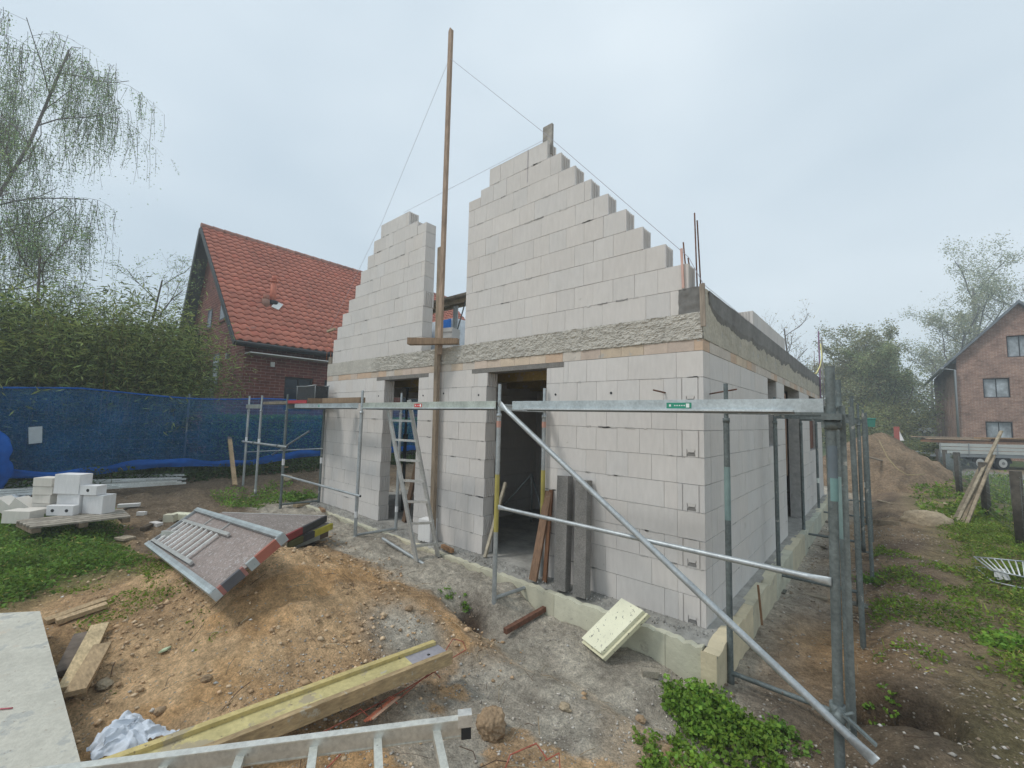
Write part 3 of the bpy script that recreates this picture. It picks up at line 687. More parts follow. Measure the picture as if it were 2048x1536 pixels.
block_thing('corner_formwork', (-7.50, .02, 2.72), (.13, .05, .30), 'old upright formwork board at the left end of the ring beam', mt='greywood', cat='board')
# post in front of the gable
pole = thing('tall_post', 'very tall spliced wooden post rising in front of the gap in the gable', 'post', (-3.8, -.1, 0))
mb = MB(); mb.bar((-3.785, -.07, 0.0), (-3.86, -.07, 4.45), .075, .06, (0, 1, 0), (.95, .90, .82)); mb.build('lower_timber', M['wood'], pole)
mb = MB(); mb.bar((-3.735, -.11, 2.75), (-3.76, -.11, 8.0), .075, .045, (0, 1, 0), (1.15, 1.02, .95)); mb.prism([(-3.7975, -.1325, 8.0), (-3.7225, -.1325, 8.0), (-3.76, -.1325, 8.05)], (0, .045, 0), (1.2, 1.02, .90)); mb.build('upper_timber', M['wood'], pole)
mb = MB(); mb.bar((-4.06, -.44, 2.93), (-3.42, -.02, 2.93), .13, .10, col=(.95, .80, .66), taper=.8); solo('cross_beam', mb, M['wood'], 'short split timber nailed across the tall post at slab height', 'timber')
# mason strings
def string(pts, label): 
    mb = MB(); mb.tube(pts, .0028, 4, (.42, .40, .45), cap=False); solo('mason_string', mb, M['colour'], label, 'string', 'mason strings')
string([(-3.79, -.13, 7.45), (-5.72, -.012, 5.42), (-7.6, -.012, 3.58)], 'string running from the tall post down along the left gable steps')
string([(-3.73, -.13, 7.5), (-1.86, -.012, 5.44), (-.12, -.012, 3.42), (.02, -.03, 3.12)], 'string running from the tall post down over the right gable steps')
string([(-5.0, -.012, 5.40), (-1.88, -.012, 5.40)], 'level string stretched between the tops of both gable halves')
string([(.01, -.03, 3.13), (-.02, 5.5, 3.13)], 'string running back from the corner board over the side wall')
string([(-2.18, -.008, 5.39), (-2.18, -.008, 4.93)], 'short reddish string hanging down the top of the right gable')
print('house ok')
# ================================================================== scaffold
R48 = .024
SG = 'scaffold frames round the new house'
def clamp(mb, c, d=(0, 0, 1), r=.036): 
    c = Vector(c); d = Vector(d).normalized(); mb.tube([c-d*.028, c+d*.028], r, 10); mb.box((c.x-.05, c.y-.02, c.z-.018), (c.x+.05, c.y+.02, c.z+.018)); mb.tube([(c.x+.045, c.y, c.z-.03), (c.x+.045, c.y, c.z+.04)], .009, 6)
def frame(label, outer, inner, ztop=2.19, mt='steel', zo=None, zi=None, foot=True, paint=None, bottom=True, top=True):
    """one vertical scaffold frame: two posts, a top transom that carries the decks and a bottom transom"""
    (xo, yo), (xi, yi) = outer, inner
    zo = h1(xo, yo)+.015 if zo is None else zo; zi = h1(xi, yi)+.015 if zi is None else zi
    t = thing('scaffolding', label, 'scaffold', ((xo+xi)/2, (yo+yi)/2, min(zo, zi)), SG)
    for (x, y, z0) in ((xo, yo, zo), (xi, yi, zi)):
        mb = MB(); mb.pipe((x, y, z0), (x, y, 1.86), R48+.001, 12); mb.pipe((x, y, 1.86), (x, y, ztop), .0185, 12, (1.05, 1.08, 1.1)); 
        mb.tube([(x, y, 1.83), (x, y, 1.87)], R48+.005, 12)
        if foot: mb.box((x-.075, y-.075, z0-.012), (x+.075, y+.075, z0-.004), (.7, .6, .5)); mb.tube([(x, y, z0-.01), (x, y, z0+.12)], R48+.006, 10, (.8, .75, .7))
        o = mb.build('post', M[mt], t)
        if paint:
            for za, zb, colr in paint:
                pb = MB(); pb.tube([(x, y, za), (x, y, zb)], R48+.0018, 12, colr, cap=False); pb.build('paint_mark', M['colour'], o)
    if top: mb = MB(); mb.bar((xo, yo, 1.93), (xi, yi, 1.93), .05, .055); mb.bar((xo, yo, 1.965), (xi, yi, 1.965), .085, .012); mb.build('top_transom', M[mt], t)
    if bottom: mb = MB(); mb.pipe((xo, yo, max(zo, zi)+.13 if zo != zi else zo+.13), (xi, yi, max(zo, zi)+.13 if zo != zi else zi+.13), .019); mb.build('bottom_transom', M[mt], t)
    return t
YEL = (.40, .345, .10)
A = onY(1000, 768, -.75); Ax = -1.885
frame('scaffold frame with yellow painted lower posts in front of the right doorway', (Ax, -.75), (-1.80, -.05), zo=-.31, zi=-.19, paint=[(.62, 1.22, YEL), (1.72, 1.79, (.50, .28, .22))])
frame('scaffold frame in front of the narrow wall pier left of the left doorway', (-4.76, -.75), (-4.68, -.10), zo=-.11, zi=-.14, paint=[(.28, .37, (.75, .75, .75))])
frame('scaffold frame at the left end of the front wall', (-7.62, -.75), (-7.50, -.06), zo=-.09, zi=-.13, mt='oldsteel', paint=[(.80, .92, (.75, .75, .75))])
frame('pair of pale green scaffold posts farthest left beside the blue net', (-9.02, -.75), (-9.83, -.75), zo=.03, zi=.0, top=False, bottom=False, paint=[(1.16, 1.24, (.8, .8, .8))])
frame('thick near scaffold frame at the house corner with a blue green worn outer post', (.995, -.10), (.215, -.10), zo=-.42, zi=-.37, mt='oldsteel', ztop=2.17, paint=[(1.0, 1.45, (.20, .28, .27))])
frame('scaffold frame beside the first window of the side wall', (.965, 2.45), (.16, 2.45), zo=-.24, zi=-.30, mt='oldsteel')
frame('scaffold frame beside the tall opening of the side wall', (.935, 5.05), (.13, 5.05), zo=-.20, zi=-.30, mt='oldsteel')
frame('scaffold frame beside the boarded window of the side wall', (.93, 7.6), (.11, 7.6), zo=-.2, zi=-.30, mt='oldsteel', paint=[(.55, .66, (.7, .75, .7))])
frame('last scaffold frame at the far end of the side wall', (.93, 10.0), (.10, 10.0), zo=-.2, zi=-.25, mt='oldsteel')
# the single front corner post, nearest the camera
t = thing('scaffold_post', 'thick grey green scaffold post nearest the camera at the front corner', 'scaffold', (.985, -.77, -.36))
mb = MB(); mb.pipe((.975, -.77, -.36), (.995, -.77, 1.98), .0265, 14); mb.pipe((.995, -.77, 1.98), (.998, -.77, 2.20), .0265, 14); mb.tube([(.994, -.77, 1.80), (.995, -.77, 1.86)], .032, 14)
o = mb.build('tube', M['oldsteel'], t)
mb = MB(); mb.tube([(.992, -.77, 1.36), (.993, -.77, 1.50)], .0275, 14, (.16, .27, .26), cap=False); mb.tube([(.992, -.77, 1.50), (.994, -.77, 1.70)], .0275, 14, (.13, .16, .18), cap=False); mb.build('paint_mark', M['colour'], o)
mb = MB(); mb.bar((1.045, -.73, -.05), (1.05, -.73, 1.95), .022, .03); mb.build('side_rail', M['oldsteel'], t)
mb = MB(); clamp(mb, (.995, -.77, 1.83), (0, 0, 1), .04); mb.box((.95, -.83, 1.86), (1.05, -.72, 1.90)); mb.build('bracket', M['oldsteel'], t)
mb = MB(); mb.tube([(.975, -.77, -.36), (.975, -.77, -.345)], .07, 12); mb.bar((.90, -.85, -.35), (1.05, -.70, -.34), .14, .01); mb.build('base_plate', M['steel'], t)
# another bundle of thin posts just behind
for k, (x, y, mt, z1, lab) in enumerate(((1.025, 1.35, 'oldsteel', 2.02, 'plain green grey standing tube between the corner frame and the next frame'), (1.06, 3.7, 'oldsteel', 2.02, 'plain standing tube half way along the side wall'), (1.02, 6.3, 'oldsteel', 2.0, 'plain standing tube near the far end of the side wall'))):
    mb = MB(); mb.pipe((x, y, h1(x, y)), (x-.02, y, z1), R48); solo('standing_tube', mb, M[mt], lab, 'scaffold', 'standing tubes beside the side wall')
# ledgers: pressed galvanised guard channels lying on the frames at the front
LG = 'galvanised deck beams along the front'
def channel(label, p, q, hgt=.085, mt='steel', patch=None, colr=(1.15, 1.18, 1.18), notch=True, dep=.06):
    t = thing('deck_beam', label, 'beam', p, LG)
    p = Vector(p); q = Vector(q); d = (q-p).normalized(); mb = MB(); f = Vector((d.y, -d.x, 0)).normalized()
    mb.bar(p+f*0, q, .006, hgt, col=colr)                                   # web
    mb.bar(p-f*dep/2+Vector((0, 0, hgt/2)), q-f*dep/2+Vector((0, 0, hgt/2)), dep, .005, col=colr)      # top flange
    e = d*(.16 if notch else 0)
    mb.bar(p+f*.012+e-Vector((0, 0, hgt/2-.008)), q+f*.012-e-Vector((0, 0, hgt/2-.008)), .030, .014, col=(1.4, 1.4, 1.4))
    mb.bar(p-f*dep+e-Vector((0, 0, hgt/2-.012)), q-f*dep-e-Vector((0, 0, hgt/2-.012)), .03, .05, col=(.6, .6, .6))
    mb.bar(p-f*dep*.5+e-Vector((0, 0, hgt/2)), q-f*dep*.5-e-Vector((0, 0, hgt/2)), dep, .006, col=(.5, .5, .5))
    mb.build('channel', M[mt], t)
    for s_, c_, w_ in (patch or []):
        pb = MB(); P = p+d*s_+f*.0042; pb.bar(P, P+d*w_, .0015, hgt*.52, col=c_)
        if w_ > .1: pb.bar(P+d*.02+f*.001, P+d*.035+f*.001, .0015, hgt*.2, col=(.75, .78, .75)); pb.bar(P+d*(w_-.04)+f*.001, P+d*(w_-.015)+f*.001, .0015, hgt*.36, col=(.75, .78, .75)); 
        for j in range(5): pb.bar(P+d*(.06+j*.018 if w_ > .1 else .01+.012*j)+f*.001, P+d*(.07+j*.018 if w_ > .1 else .018+.012*j)+f*.001, .0012, hgt*.10, col=(.7, .72, .7))
        pb.build('sticker', M['colour'], t)
    return t
zc = 1.955
channel('galvanised beam with a green sticker spanning right to the near corner post', (-1.66, -.79, zc), (.96, -.79, zc-.005), patch=[(1.62, (.03, .26, .17), .19)])
channel('galvanised beam with a small red sticker spanning the middle of the front', (-4.66, -.79, zc+.0), (-1.90, -.79, zc+.005), patch=[(1.30, (.55, .06, .06), .16)], notch=False, colr=(1.2, 1.2, 1.05))
channel('left galvanised beam with a faint green sticker under the timber', (-7.15, -.79, zc), (-4.80, -.79, zc), hgt=.075, patch=[(1.0, (.05, .30, .22), .05)])
mb = MB(); mb.bar((-1.80, -.10, 1.93), (.20, -.10, 1.93), .03, .05); solo('inner_ledger', mb, M['greywood'], 'thin dark ledger behind the galvanised beam close to the wall', 'beam') if False else None
# diagonal brace, guard rails
def rail(name, p, q, r, label, cat='pipe', mt='steel', flat=0.0, group=None, clamps=()):
    t = thing(name, label, cat, p, group); p = Vector(p); q = Vector(q); d = (q-p).normalized(); mb = MB()
    if flat:
        mb.tube([p+d*flat, q-d*flat], r, 14, cap=False)
        for a, b in ((p, p+d*flat), (q, q-d*flat)):
            up = Vector((0, -1, 0)); sd_ = d.cross(up).normalized(); i = len(mb.v); n = 14; rings = 5
            for k in range(rings+1):
                f = k/rings; P = a+(b-a)*f; rz = r*(.22+.78*f**1.5); rx = r*(1.35-.35*f)
                for j in range(n):
                    an = 2*PI*j/n; mb.v.append(tuple(P+sd_*math.cos(an)*rx+up*math.sin(an)*rz))
            for k in range(rings):
                for j in range(n): j2 = (j+1) % n; mb.face((i+k*n+j, i+k*n+j2, i+(k+1)*n+j2, i+(k+1)*n+j), None, True)
            mb.face([i+j for j in range(n)])
    else: mb.pipe(p, q, r, 12)
    mb.build('tube', M[mt], t)
    for k in clamps:
        cb = MB(); clamp(cb, p+d*k, d, r+.012); cb.build('clamp', M['oldsteel'], t)
    return t
rail('diagonal_brace', (-1.80, -.84, 1.975), (1.145, -.86, -.03), .0255, 'long galvanised diagonal tube from the beam joint down to the near corner post', 'brace', flat=.14, clamps=())
mb = MB(); c = Vector((.985, -.82, .115)); dd = Vector((2.95, 0, -2.0)).normalized(); mb.tube([c-dd*.03, c+dd*.03], .04, 12); mb.tube([(c.x-.01, -.77, .07), (c.x-.01, -.77, .16)], .04, 12); mb.bar(c+dd*.02+Vector((0, -.03, .05)), c+dd*.20+Vector((0, -.03, .05)), .03, .012); mb.tube([c+Vector((-.06, -.02, -.03)), c+Vector((.07, -.02, .06))], .009, 6)
solo('swivel_clamp', mb, M['oldsteel'], 'swivel clamp joining the diagonal tube to the near corner post', 'clamp')
rail('guard_rail', (-1.84, -.775, .885), (.97, -.80, .875), .0195, 'horizontal galvanised rail at knee height between the near posts', 'rail', flat=.12, group='guard rails')
rail('guard_rail', (-7.55, -.79, .62), (-4.60, -.79, .62), .019, 'horizontal rail between the two left front scaffold frames', 'rail', flat=0, group='guard rails')
rail('cross_tube', (-9.9, -.80, 1.135), (-7.35, -.80, 1.165), .024, 'clamped tube crossing the pale green posts beside the net', 'tube', clamps=(.75, 2.1))
p0 = onY(455, 976, .55); p1 = onY(640, 862, .55)
rail('diagonal_strut', (p0[0], .3, p0[2]-.0), (p1[0], .3, p1[2]), .021, 'slanting strut propping the left scaffold in front of the blue net', 'strut')
rail('tie_wire_rod', tuple(onY(490, 904, -.6)), tuple(onY(646, 897, -.3)), .010, 'thin level rod between the left scaffold posts', 'rod')
rail('ground_tube', (-4.25, -.60, h1(-4.25, -.6)+.06), (-2.02, -.72, -.16), .022, 'grey tube half buried along the foot of the earth heap', 'tube')
# decks, timber and crate on the left scaffold
p = onY(650, 799, -.5); q = onY(722, 800, -.5)
board_thing('scaffold_timber', (p[0], -.5, 2.06), (q[0]+.05, -.5, 2.06), .10, .09, 'thick rough timber lying on the left galvanised beam', 'wood', 'timber', col=(.85, .72, .58))
board_thing('scaffold_timber', (p[0]-.32, -.66, 2.055), (p[0]+.15, -.20, 2.055), .10, .10, 'short timber end under the thick timber on the left scaffold', 'wood', 'timber', col=(.70, .55, .42))
dk = thing('scaffold_deck', 'old deck boards with a red end lying across the left scaffold', 'deck', (-8.6, -.5, 1.98))
mb = MB(); mb.bar((-9.0, -.62, 2.02), (-7.15, -.62, 2.03), .22, .06, col=(.85, .85, .8)); mb.bar((-9.1, -.35, 2.03), (-7.05, -.35, 2.03), .24, .06, col=(1.1, 1.1, 1.05)); mb.build('plank', M['greywood'], dk)
mb = MB(); mb.bar((-7.6, -.745, 2.035), (-6.75, -.745, 2.035), .015, .06, col=(.36, .05, .06)); mb.build('red_edge', M['colour'], dk)
mb = MB(); mb.box((-9.85, -.80, 1.90), (-9.05, -.74, 1.99), (1, 1, .9)); mb.build('end_beam', M['steel'], dk)
cr_ = thing('mesh_crate', 'black mesh sided crate standing on the left scaffold deck', 'crate', (-8.0, -.35, 2.06))
a = onY(596, 772, -.40); b_ = onY(632, 771, -.40); z0 = 2.07; z1 = a[2]
mb = MB(); mb.box((a[0], -.41, z0), (b_[0], -.405, z1-.02)); mb.box((a[0], -.15, z0), (b_[0], -.145, z1-.02)); mb.box((a[0], -.405, z0), (a[0]+.005, -.15, z1-.02)); mb.box((b_[0]-.005, -.405, z0), (b_[0], -.15, z1-.02)); mb.build('mesh_side', M['screen'], cr_)
mb = MB()
for (x0, x1, y) in ((a[0]-.03, b_[0]+.03, -.41), (a[0]-.03, b_[0]+.03, -.145)): mb.tube([(x0, y, z1-.01), ((x0+x1)/2, y, z1-.025), (x1, y, z1-.01)], .012, 6)
for x in (a[0], b_[0]):
    for y in (-.41, -.145): mb.tube([(x, y, z0), (x, y, z1)], .008, 6)
mb.build('rim', M['gutter'], cr_)
board_thing('leaning_board', tuple(onY(470, 970, -.95)), tuple(onY(459, 874, -.70)), .09, .03, 'reddish edged board leaning in front of the blue net left of the scaffold', 'woodh', up=(1, 0, 0), col=(1.15, .98, .80))
tr = thing('small_trestle', 'small plank trestle on the ground behind the left scaffold posts', 'trestle', (-9.6, .6, .1))
p = onY(500, 938, .6); q = onY(572, 934, .6)
mb = MB(); mb.bar(tuple(p), tuple(q), .12, .035, col=(1.1, .85, .65)); mb.build('top_board', M['woodh'], tr)
for u in (518, 554): 
    mb = MB(); s_ = onY(u, 938, .6); mb.bar((s_[0], .6, s_[2]), (s_[0], .6, h1(s_[0], .6)), .10, .03); mb.build('leg', M['woodh'], tr)
# ---- aluminium ladder leaning in front of the left door
ld = thing('leaning_ladder', 'aluminium ladder leaning on the scaffold before the left doorway', 'ladder', (-3.9, -.3, -.1))
bl = onZ(834, 1128, -.07); brr = onZ(877, 1118, -.07)
tl = onY(776, 815, -.68); trr = onY(818, 800, -.68)
for a, b in ((bl, tl), (brr, trr)):
    mb = MB(); mb.bar(tuple(a), tuple(b), .026, .065, (1, 0, 0)); mb.build('rail', M['alu'], ld)
def lp(P, Q, z): f = (z-P[2])/(Q[2]-P[2]); return P+(Q-P)*f
for k in range(8):
    z = .13+.27*k; a = lp(bl, tl, z); b = lp(brr, trr, z)
    if z < 2.0: mb = MB(); mb.bar(tuple(a), tuple(b), .03, .03); mb.build('rung', M['alu'], ld)
for a in (bl, brr): mb = MB(); mb.box((a[0]-.035, a[1]-.03, a[2]-.03), (a[0]+.035, a[1]+.03, a[2]+.03)); mb.build('foot', M['rubber'], ld)
block_thing('loose_block', (onZ(850, 1082, 0)[0], -.10, .004), (.22, .18, .31), 'white block standing on the slab at the ladder foot', rot=.25, colr=(1.25, 1.3, 1.35))
board_thing('wood_offcut', tuple(onZ(885, 1092, .03)), tuple(onZ(905, 1102, .03)), .05, .05, 'small orange brown timber offcut right of the ladder foot', 'wood', 'offcut', col=(1.1, .75, .5))
# things leaning at and inside the right doorway
def lean(name, b, tdir, L_, w_, d_, label, mt, cat, col=None):
    b = Vector(b); q = Vector(tdir); return board_thing(name, tuple(b), tuple(q), w_, d_, label, mt, cat, up=(0, 1, 0), col=col)
LGp = 'spare concrete lintels leaning on the front wall'
for (xb, xt, zt, lab) in ((-1.40, -1.47, 1.19, 'dark grey concrete lintel leaning on the wall just right of the doorway'), (-1.16, -1.225, 1.17, 'dark grey concrete lintel leaning second from the right doorway')):
    mb = MB(); mb.bar((xb, -.21, .01), (xt, -.075, zt), .145, .105, (0, 1, 0)); solo('spare_lintel', mb, M['lintel'], lab, 'lintel', LGp)
lean('door_board', (-1.78, -.23, .01), (-1.735, -.02, .98), 0, .10, .03, 'reddish brown board leaning at the right jamb of the right doorway', 'wood', 'board', (.72, .53, .42))
lean('thin_batten', (-1.66, -.17, .01), (-1.70, -.02, 1.0), 0, .05, .025, 'narrow dark batten beside the first leaning lintel', 'wood', 'batten', (.50, .30, .2))
lean('white_lath', (-2.72, -.05, .01), (-2.66, .25, .95), 0, .04, .03, 'pale lath leaning inside the left jamb of the right doorway', 'greywood', 'lath', (1.8, 1.8, 1.7))
# shoring inside
for k, (x, y, lab) in enumerate(((-3.35, 2.2, 'shoring prop inside the right doorway'), (-4.55, 2.6, 'shoring prop deeper inside the right doorway'), (-5.75, .75, 'black shoring prop just inside the left doorway'), (-6.6, 1.9, 'shoring prop in the far room seen through the left doorway'))):
    t = thing('steel_prop', lab, 'prop', (x, y, 0), 'steel props under the upper slab')
    mb = MB(); mb.tube([(x, y, .01), (x, y, 1.4)], .032, 10, (.35, .35, .38)); mb.build('outer_tube', M['oldsteel'], t)
    mb = MB(); mb.tube([(x, y, 1.4), (x, y, 2.36)], .024, 10, (.4, .4, .42)); mb.build('inner_tube', M['oldsteel'], t)
    mb = MB(); mb.tube([(x, y, 1.36), (x, y, 1.46)], .05, 10, (.3, .3, .3)); mb.build('collar', M['oldsteel'], t)
    mb = MB(); mb.box((x-.08, y-.08, .0), (x+.08, y+.08, .012)); mb.box((x-.08, y-.08, 2.36), (x+.08, y+.08, 2.37)); mb.build('end_plate', M['oldsteel'], t)
for y, lab in ((.75, 'formwork joist under the ceiling just behind the doors'), (1.9, 'second formwork joist deeper under the ceiling'), (2.6, 'third formwork joist deep inside under the ceiling')):
    board_thing('formwork_joist', (-W+.25, y, 2.45), (-.25, y, 2.45), .08, .14, lab, 'yellow', 'joist', group='formwork joists', col=(.8, .7, .6))
t = thing('folding_trestle', 'grey metal trestle standing in the dark room behind the right doorway', 'trestle', (-3.3, 1.4, 0))
for a, b in (((-3.9, 1.2, .01), (-3.2, 1.5, .9)), ((-2.6, 1.2, .01), (-3.2, 1.5, .9)), ((-3.5, 1.9, .01), (-3.2, 1.5, .9))): mb = MB(); mb.tube([a, b], .017, 8); mb.build('leg', M['steel'], t)
mb = MB(); mb.tube([(-3.7, 1.29, .27), (-2.8, 1.29, .27)], .014, 8); mb.build('cross_bar', M['steel'], t)
board_thing('door_prop_board', (-5.0, .28, .01), (-4.72, .35, 1.25), .09, .05, 'brown board leaning inside the left doorway behind the ladder', 'wood', up=(0, 1, 0), col=(.5, .38, .3))
# planks and tubes lying by the front frame
def gl(u, v, dz=.02): p = G(u, v); return (p[0], p[1], h1(p[0], p[1])+dz)
board_thing('rusty_angle', (onZ(1010, 1272, -.28)[0], onZ(1010, 1272, -.28)[1], -.235), (onZ(1110, 1215, -.24)[0], onZ(1110, 1215, -.24)[1], -.19), .045, .05, 'dark rust brown timber edge lying on the grey ground below the doorway', 'iron', 'timber', col=(1.2, 1.2, 1.2))
board_thing('brown_lath', tuple(onZ(1005, 1200, -.15)), tuple(onZ(1042, 1178, -.1)), .03, .02, 'short brown lath left of the front scaffold foot', 'wood', 'lath', col=(.7, .45, .3))
# ================================================================== pile of scaffold decks on the heap
dkL = Vector((-5.68, -3.02, .13)); a_ = Vector((-.0236, .524, .368)); b_ = Vector((2.95, -.036, .244)); nrm = b_.cross(a_).normalized()*1
if nrm.z < 0: nrm = -nrm
t = thing('hatch_deck', 'tilted scaffold deck with a galvanised rim and fold out rungs on top of the heap', 'scaffold deck', tuple(dkL))
def DP(s_, r_, n_=0.0): return dkL+b_*s_+a_*r_+nrm*n_
def dbar(mb, s0, r0, s1, r1, w_, h_, n_=0.0, col=None): mb.bar(DP(s0, r0, n_), DP(s1, r1, n_), w_, h_, nrm, col)
mb = MB(); mb.prism([DP(.01, .05, -.012), DP(.99, .05, -.012), DP(.99, .95, -.012), DP(.01, .95, -.012)], nrm*.012, (1.1, 1.05, 1.05)); mb.build('plywood_panel', M['ply'], t)
for r_ in (.035, .965): mb = MB(); dbar(mb, 0, r_, 1, r_, .045, .085, .0, (1.1, 1.15, 1.15)); dbar(mb, 0, r_+(.028 if r_ < .5 else -.028), 1, r_+(.028 if r_ < .5 else -.03), .03, .03, .028, (.9, .92, .92)); mb.build('side_rail', M['steel'], t)
mb = MB(); dbar(mb, .004, 0, .004, 1, .035, .07, -.005); mb.build('end_rail', M['steel'], t)
mb = MB()
for r0, r1, c_ in ((.0, .09, (.40, .42, .42)), (.09, .14, (.30, .13, .11)), (.14, .38, (.10, .10, .11)), (.38, .42, (.30, .14, .12)), (.46, .58, (.33, .36, .36)), (.58, .88, (.34, .12, .085)), (.88, 1.0, (.34, .36, .36))): dbar(mb, .996, r0, .996, r1, .035, .08, -.005, c_)
mb.build('painted_end', M['colour'], t)
for s_, r0, r1 in ((.30, .70, .93), (.52, .66, .94)): mb = MB(); dbar(mb, s_, r0, s_, r1, .02, .016, .008); mb.build('stiffener', M['alu'], t)
lt_ = MB(); dbar(lt_, .02, .13, .66, .16, .035, .025, .035); l1 = lt_.build('rung_rail', M['alu'], t)
lt_ = MB(); dbar(lt_, .05, .66, .66, .72, .035, .025, .035); l2 = lt_.build('rung_rail', M['alu'], t)
for k in range(8):
    s_ = .09+.068*k; mb = MB(); dbar(mb, s_, .15, s_, .665, .036, .02, .034, (1.7, 1.7, 1.7)); mb.build('rung', M['alu'], t)
def flatdeck(label, c, ang, L_, w_, h_, ecol, tilt=0.0, top='ply'):
    t = thing('stacked_deck', label, 'scaffold deck', c, 'scaffold decks stacked on the heap'); c = Vector(c); d = Vector((math.cos(ang), math.sin(ang), 0)); d = Vector((d.x, d.y, tilt)).normalized(); e = Vector((-d.y, d.x, 0)).normalized()
    mb = MB(); P = [c+e*w_/2*s-e*0+d*k for s, k in ((1, 0), (-1, 0), (-1, -L_), (1, -L_))]
    mb.prism([p+Vector((0, 0, h_-.012)) for p in P], (0, 0, .01), (1, 1, 1)); mb.build('plywood_panel', M[top], t)
    for s in (1, -1): mb = MB(); mb.bar(c+e*(w_/2*s)+Vector((0, 0, h_/2)), c+e*(w_/2*s)-d*L_+Vector((0, 0, h_/2)), .03, h_, col=(1.2, 1.2, 1.2)); mb.build('side_rail', M['alu'], t)
    mb = MB(); n = len(ecol)
    f = 0
    for wd, cc in ecol: mb.bar(c+e*(w_*(f-.5))+Vector((0, 0, h_/2)), c+e*(w_*(f+wd-.5))+Vector((0, 0, h_/2)), .035, h_, col=cc); f += wd
    mb.build('painted_end', M['colour'], t)
    return t
# right hand ends line up at about (-2.9..-3.3, -2.4..-1.95)
BL = (.05, .05, .055)
RE = lambda u, v, z: onZ(u, v, z)
def deckat(label, near, far, z, L_, ang_off, ecol, h_=.085):
    n_ = RE(*near, z); f_ = RE(*far, z); c = (n_+f_)/2; e = f_-n_; w_ = float(np.hypot(e[0], e[1])); ang = math.atan2(-e[0], e[1])+ang_off
    return flatdeck(label, (c[0], c[1], z-h_), ang, L_, w_, h_, ecol, tilt=.0)
deckat('flat scaffold deck with a red and black end lying behind the tilted deck', (572, 1070), (652, 1031), .34, 1.55, 0, [(.35, (.25, .05, .05)), (.65, BL)])
deckat('flat scaffold deck with a yellow painted end in the middle of the stack', (575, 1084), (664, 1046), .24, 1.6, .0, [(.3, (.10, .10, .04)), (.25, BL), (.45, (.46, .41, .06))])
deckat('lowest grey scaffold deck of the stack on the earth heap', (560, 1096), (655, 1062), .15, 1.6, 0, [(.8, (.32, .33, .30)), (.2, (.10, .07, .05))], .075)
print('scaffold ok')
# ================================================================== left yard
pl_ = thing('wooden_pallet', 'weathered board pallet under the white blocks by the net', 'pallet', tuple(onZ(150, 1040, .10)))
zt = .20; P0 = onZ(40, 1046, zt); P1 = onZ(245, 1018, zt); P2 = onZ(262, 1034, zt); P3 = onZ(60, 1066, zt)
c4 = [onZ(30, 1042, zt), onZ(245, 1018, zt), onZ(262, 1034, zt), onZ(62, 1056, zt)]
A_, B_, C_, D_ = [Vector(p) for p in c4]
for k in range(5):
    f = (k+.5)/5; mb = MB(); s0 = A_+(D_-A_)*f; s1 = B_+(C_-B_)*f; mb.bar(s0, s1, .85*(D_-A_).length/5, .022, col=tint(.25, .1, .03)); mb.build('top_board', M['greywood'], pl_)
for f in (.05, .5, .95):
    mb = MB(); q0 = A_+(B_-A_)*f; q1 = D_+(C_-D_)*f; mb.bar(q0-Vector((0, 0, .045)), q1-Vector((0, 0, .045)), .09, .06, col=(.8, .7, .6)); mb.build('bearer', M['greywood'], pl_)
GB = 'white blocks piled on and around the pallet'
rr2 = math.atan2(RT[1], RT[0]); _q = onZ(133, 1026, .215); D0 = float(np.dot(_q-CAM, FW)); PM = F_PX/D0
def blk(u, v, w_px, h_px, dep, label, rot=0.0, holes=0, tilt=None, z=None, dd=0.0):
    """front bottom edge centre of the block seen at (u, v); the pile stands D0 metres ahead"""
    p = CAM+ray(u, v)*(D0+dd); zz = p[2] if z is None else z; k = (D0+dd)/F_PX; sz = (w_px*k, dep, h_px*k); a = rr2+rot
    return block_thing('loose_block', (p[0]-math.sin(a)*dep/2, p[1]+math.cos(a)*dep/2, zz), sz, label, GB, a, holes, tilt=(tilt[0], tilt[1], a) if tilt else None, colr=(1.15, 1.19, 1.24) if 'big' in label or 'hole' in label or 'on top' in label else (1.08, 1.06, 1.0))
Z0 = .213
blk(133, 1027, 51, 38, .2, 'big white block at the lower left of the pallet pile', -.10, z=Z0)
blk(183, 1024, 45, 36, .2, 'big white block at the lower right of the pallet pile', -.10, z=Z0)
blk(131, 989, 52, 38, .2, 'white block on top of the pallet pile', -.02, z=Z0+38/PM+.003)
blk(175, 987, 36, 18, .16, 'low broken block with one grip hole on top of the pile', -.05, 1, z=Z0+36.6/PM+.004)
for k in range(4): blk(84-(3 if k < 2 else 0), 1022-17*k, 39, 16.2, .2, ['flat block lowest of the four at the left of the pile', 'second flat block from the bottom of the left column', 'third flat block from the bottom of the left column', 'topmost flat block of the left column'][k], [.02, -.06, .03, -.02][k], z=Z0+17*k/PM, dd=.05)
blk(117, 1038, 50, 19, .10, 'long low block with two grip holes in front of the pile', .08, 2, z=Z0, dd=-.16)
blk(30, 1030, 36, 20, .2, 'tilted block left of the flat block column', .1, 0, (0, .6), z=.22)
blk(-6, 1032, 36, 20, .2, 'tilted block cut by the left picture edge', .1, 0, (0, .6), z=.22)
blk(28, 1056, 56, 24, .2, 'block half sunk in the weeds left of the pallet', 0, z=.13, dd=-.35)
blk(68, 1031, 40, 10, .10, 'small grooved block lying before the flat block column', .1, z=Z0, dd=-.08)
def chip(u, v, w_px, h_px, dep, label, rot):
    p = G(u, v); k = float(np.dot(p-CAM, FW))/F_PX; return block_thing('block_chip', (p[0], p[1], h1(p[0], p[1])+.005), (w_px*k, dep, h_px*k), label, GB, rr2+rot, colr=(1.12, 1.14, 1.16), cat='block piece')
chip(215, 1007, 22, 12, .09, 'broken block piece right of the pallet pile', .3)
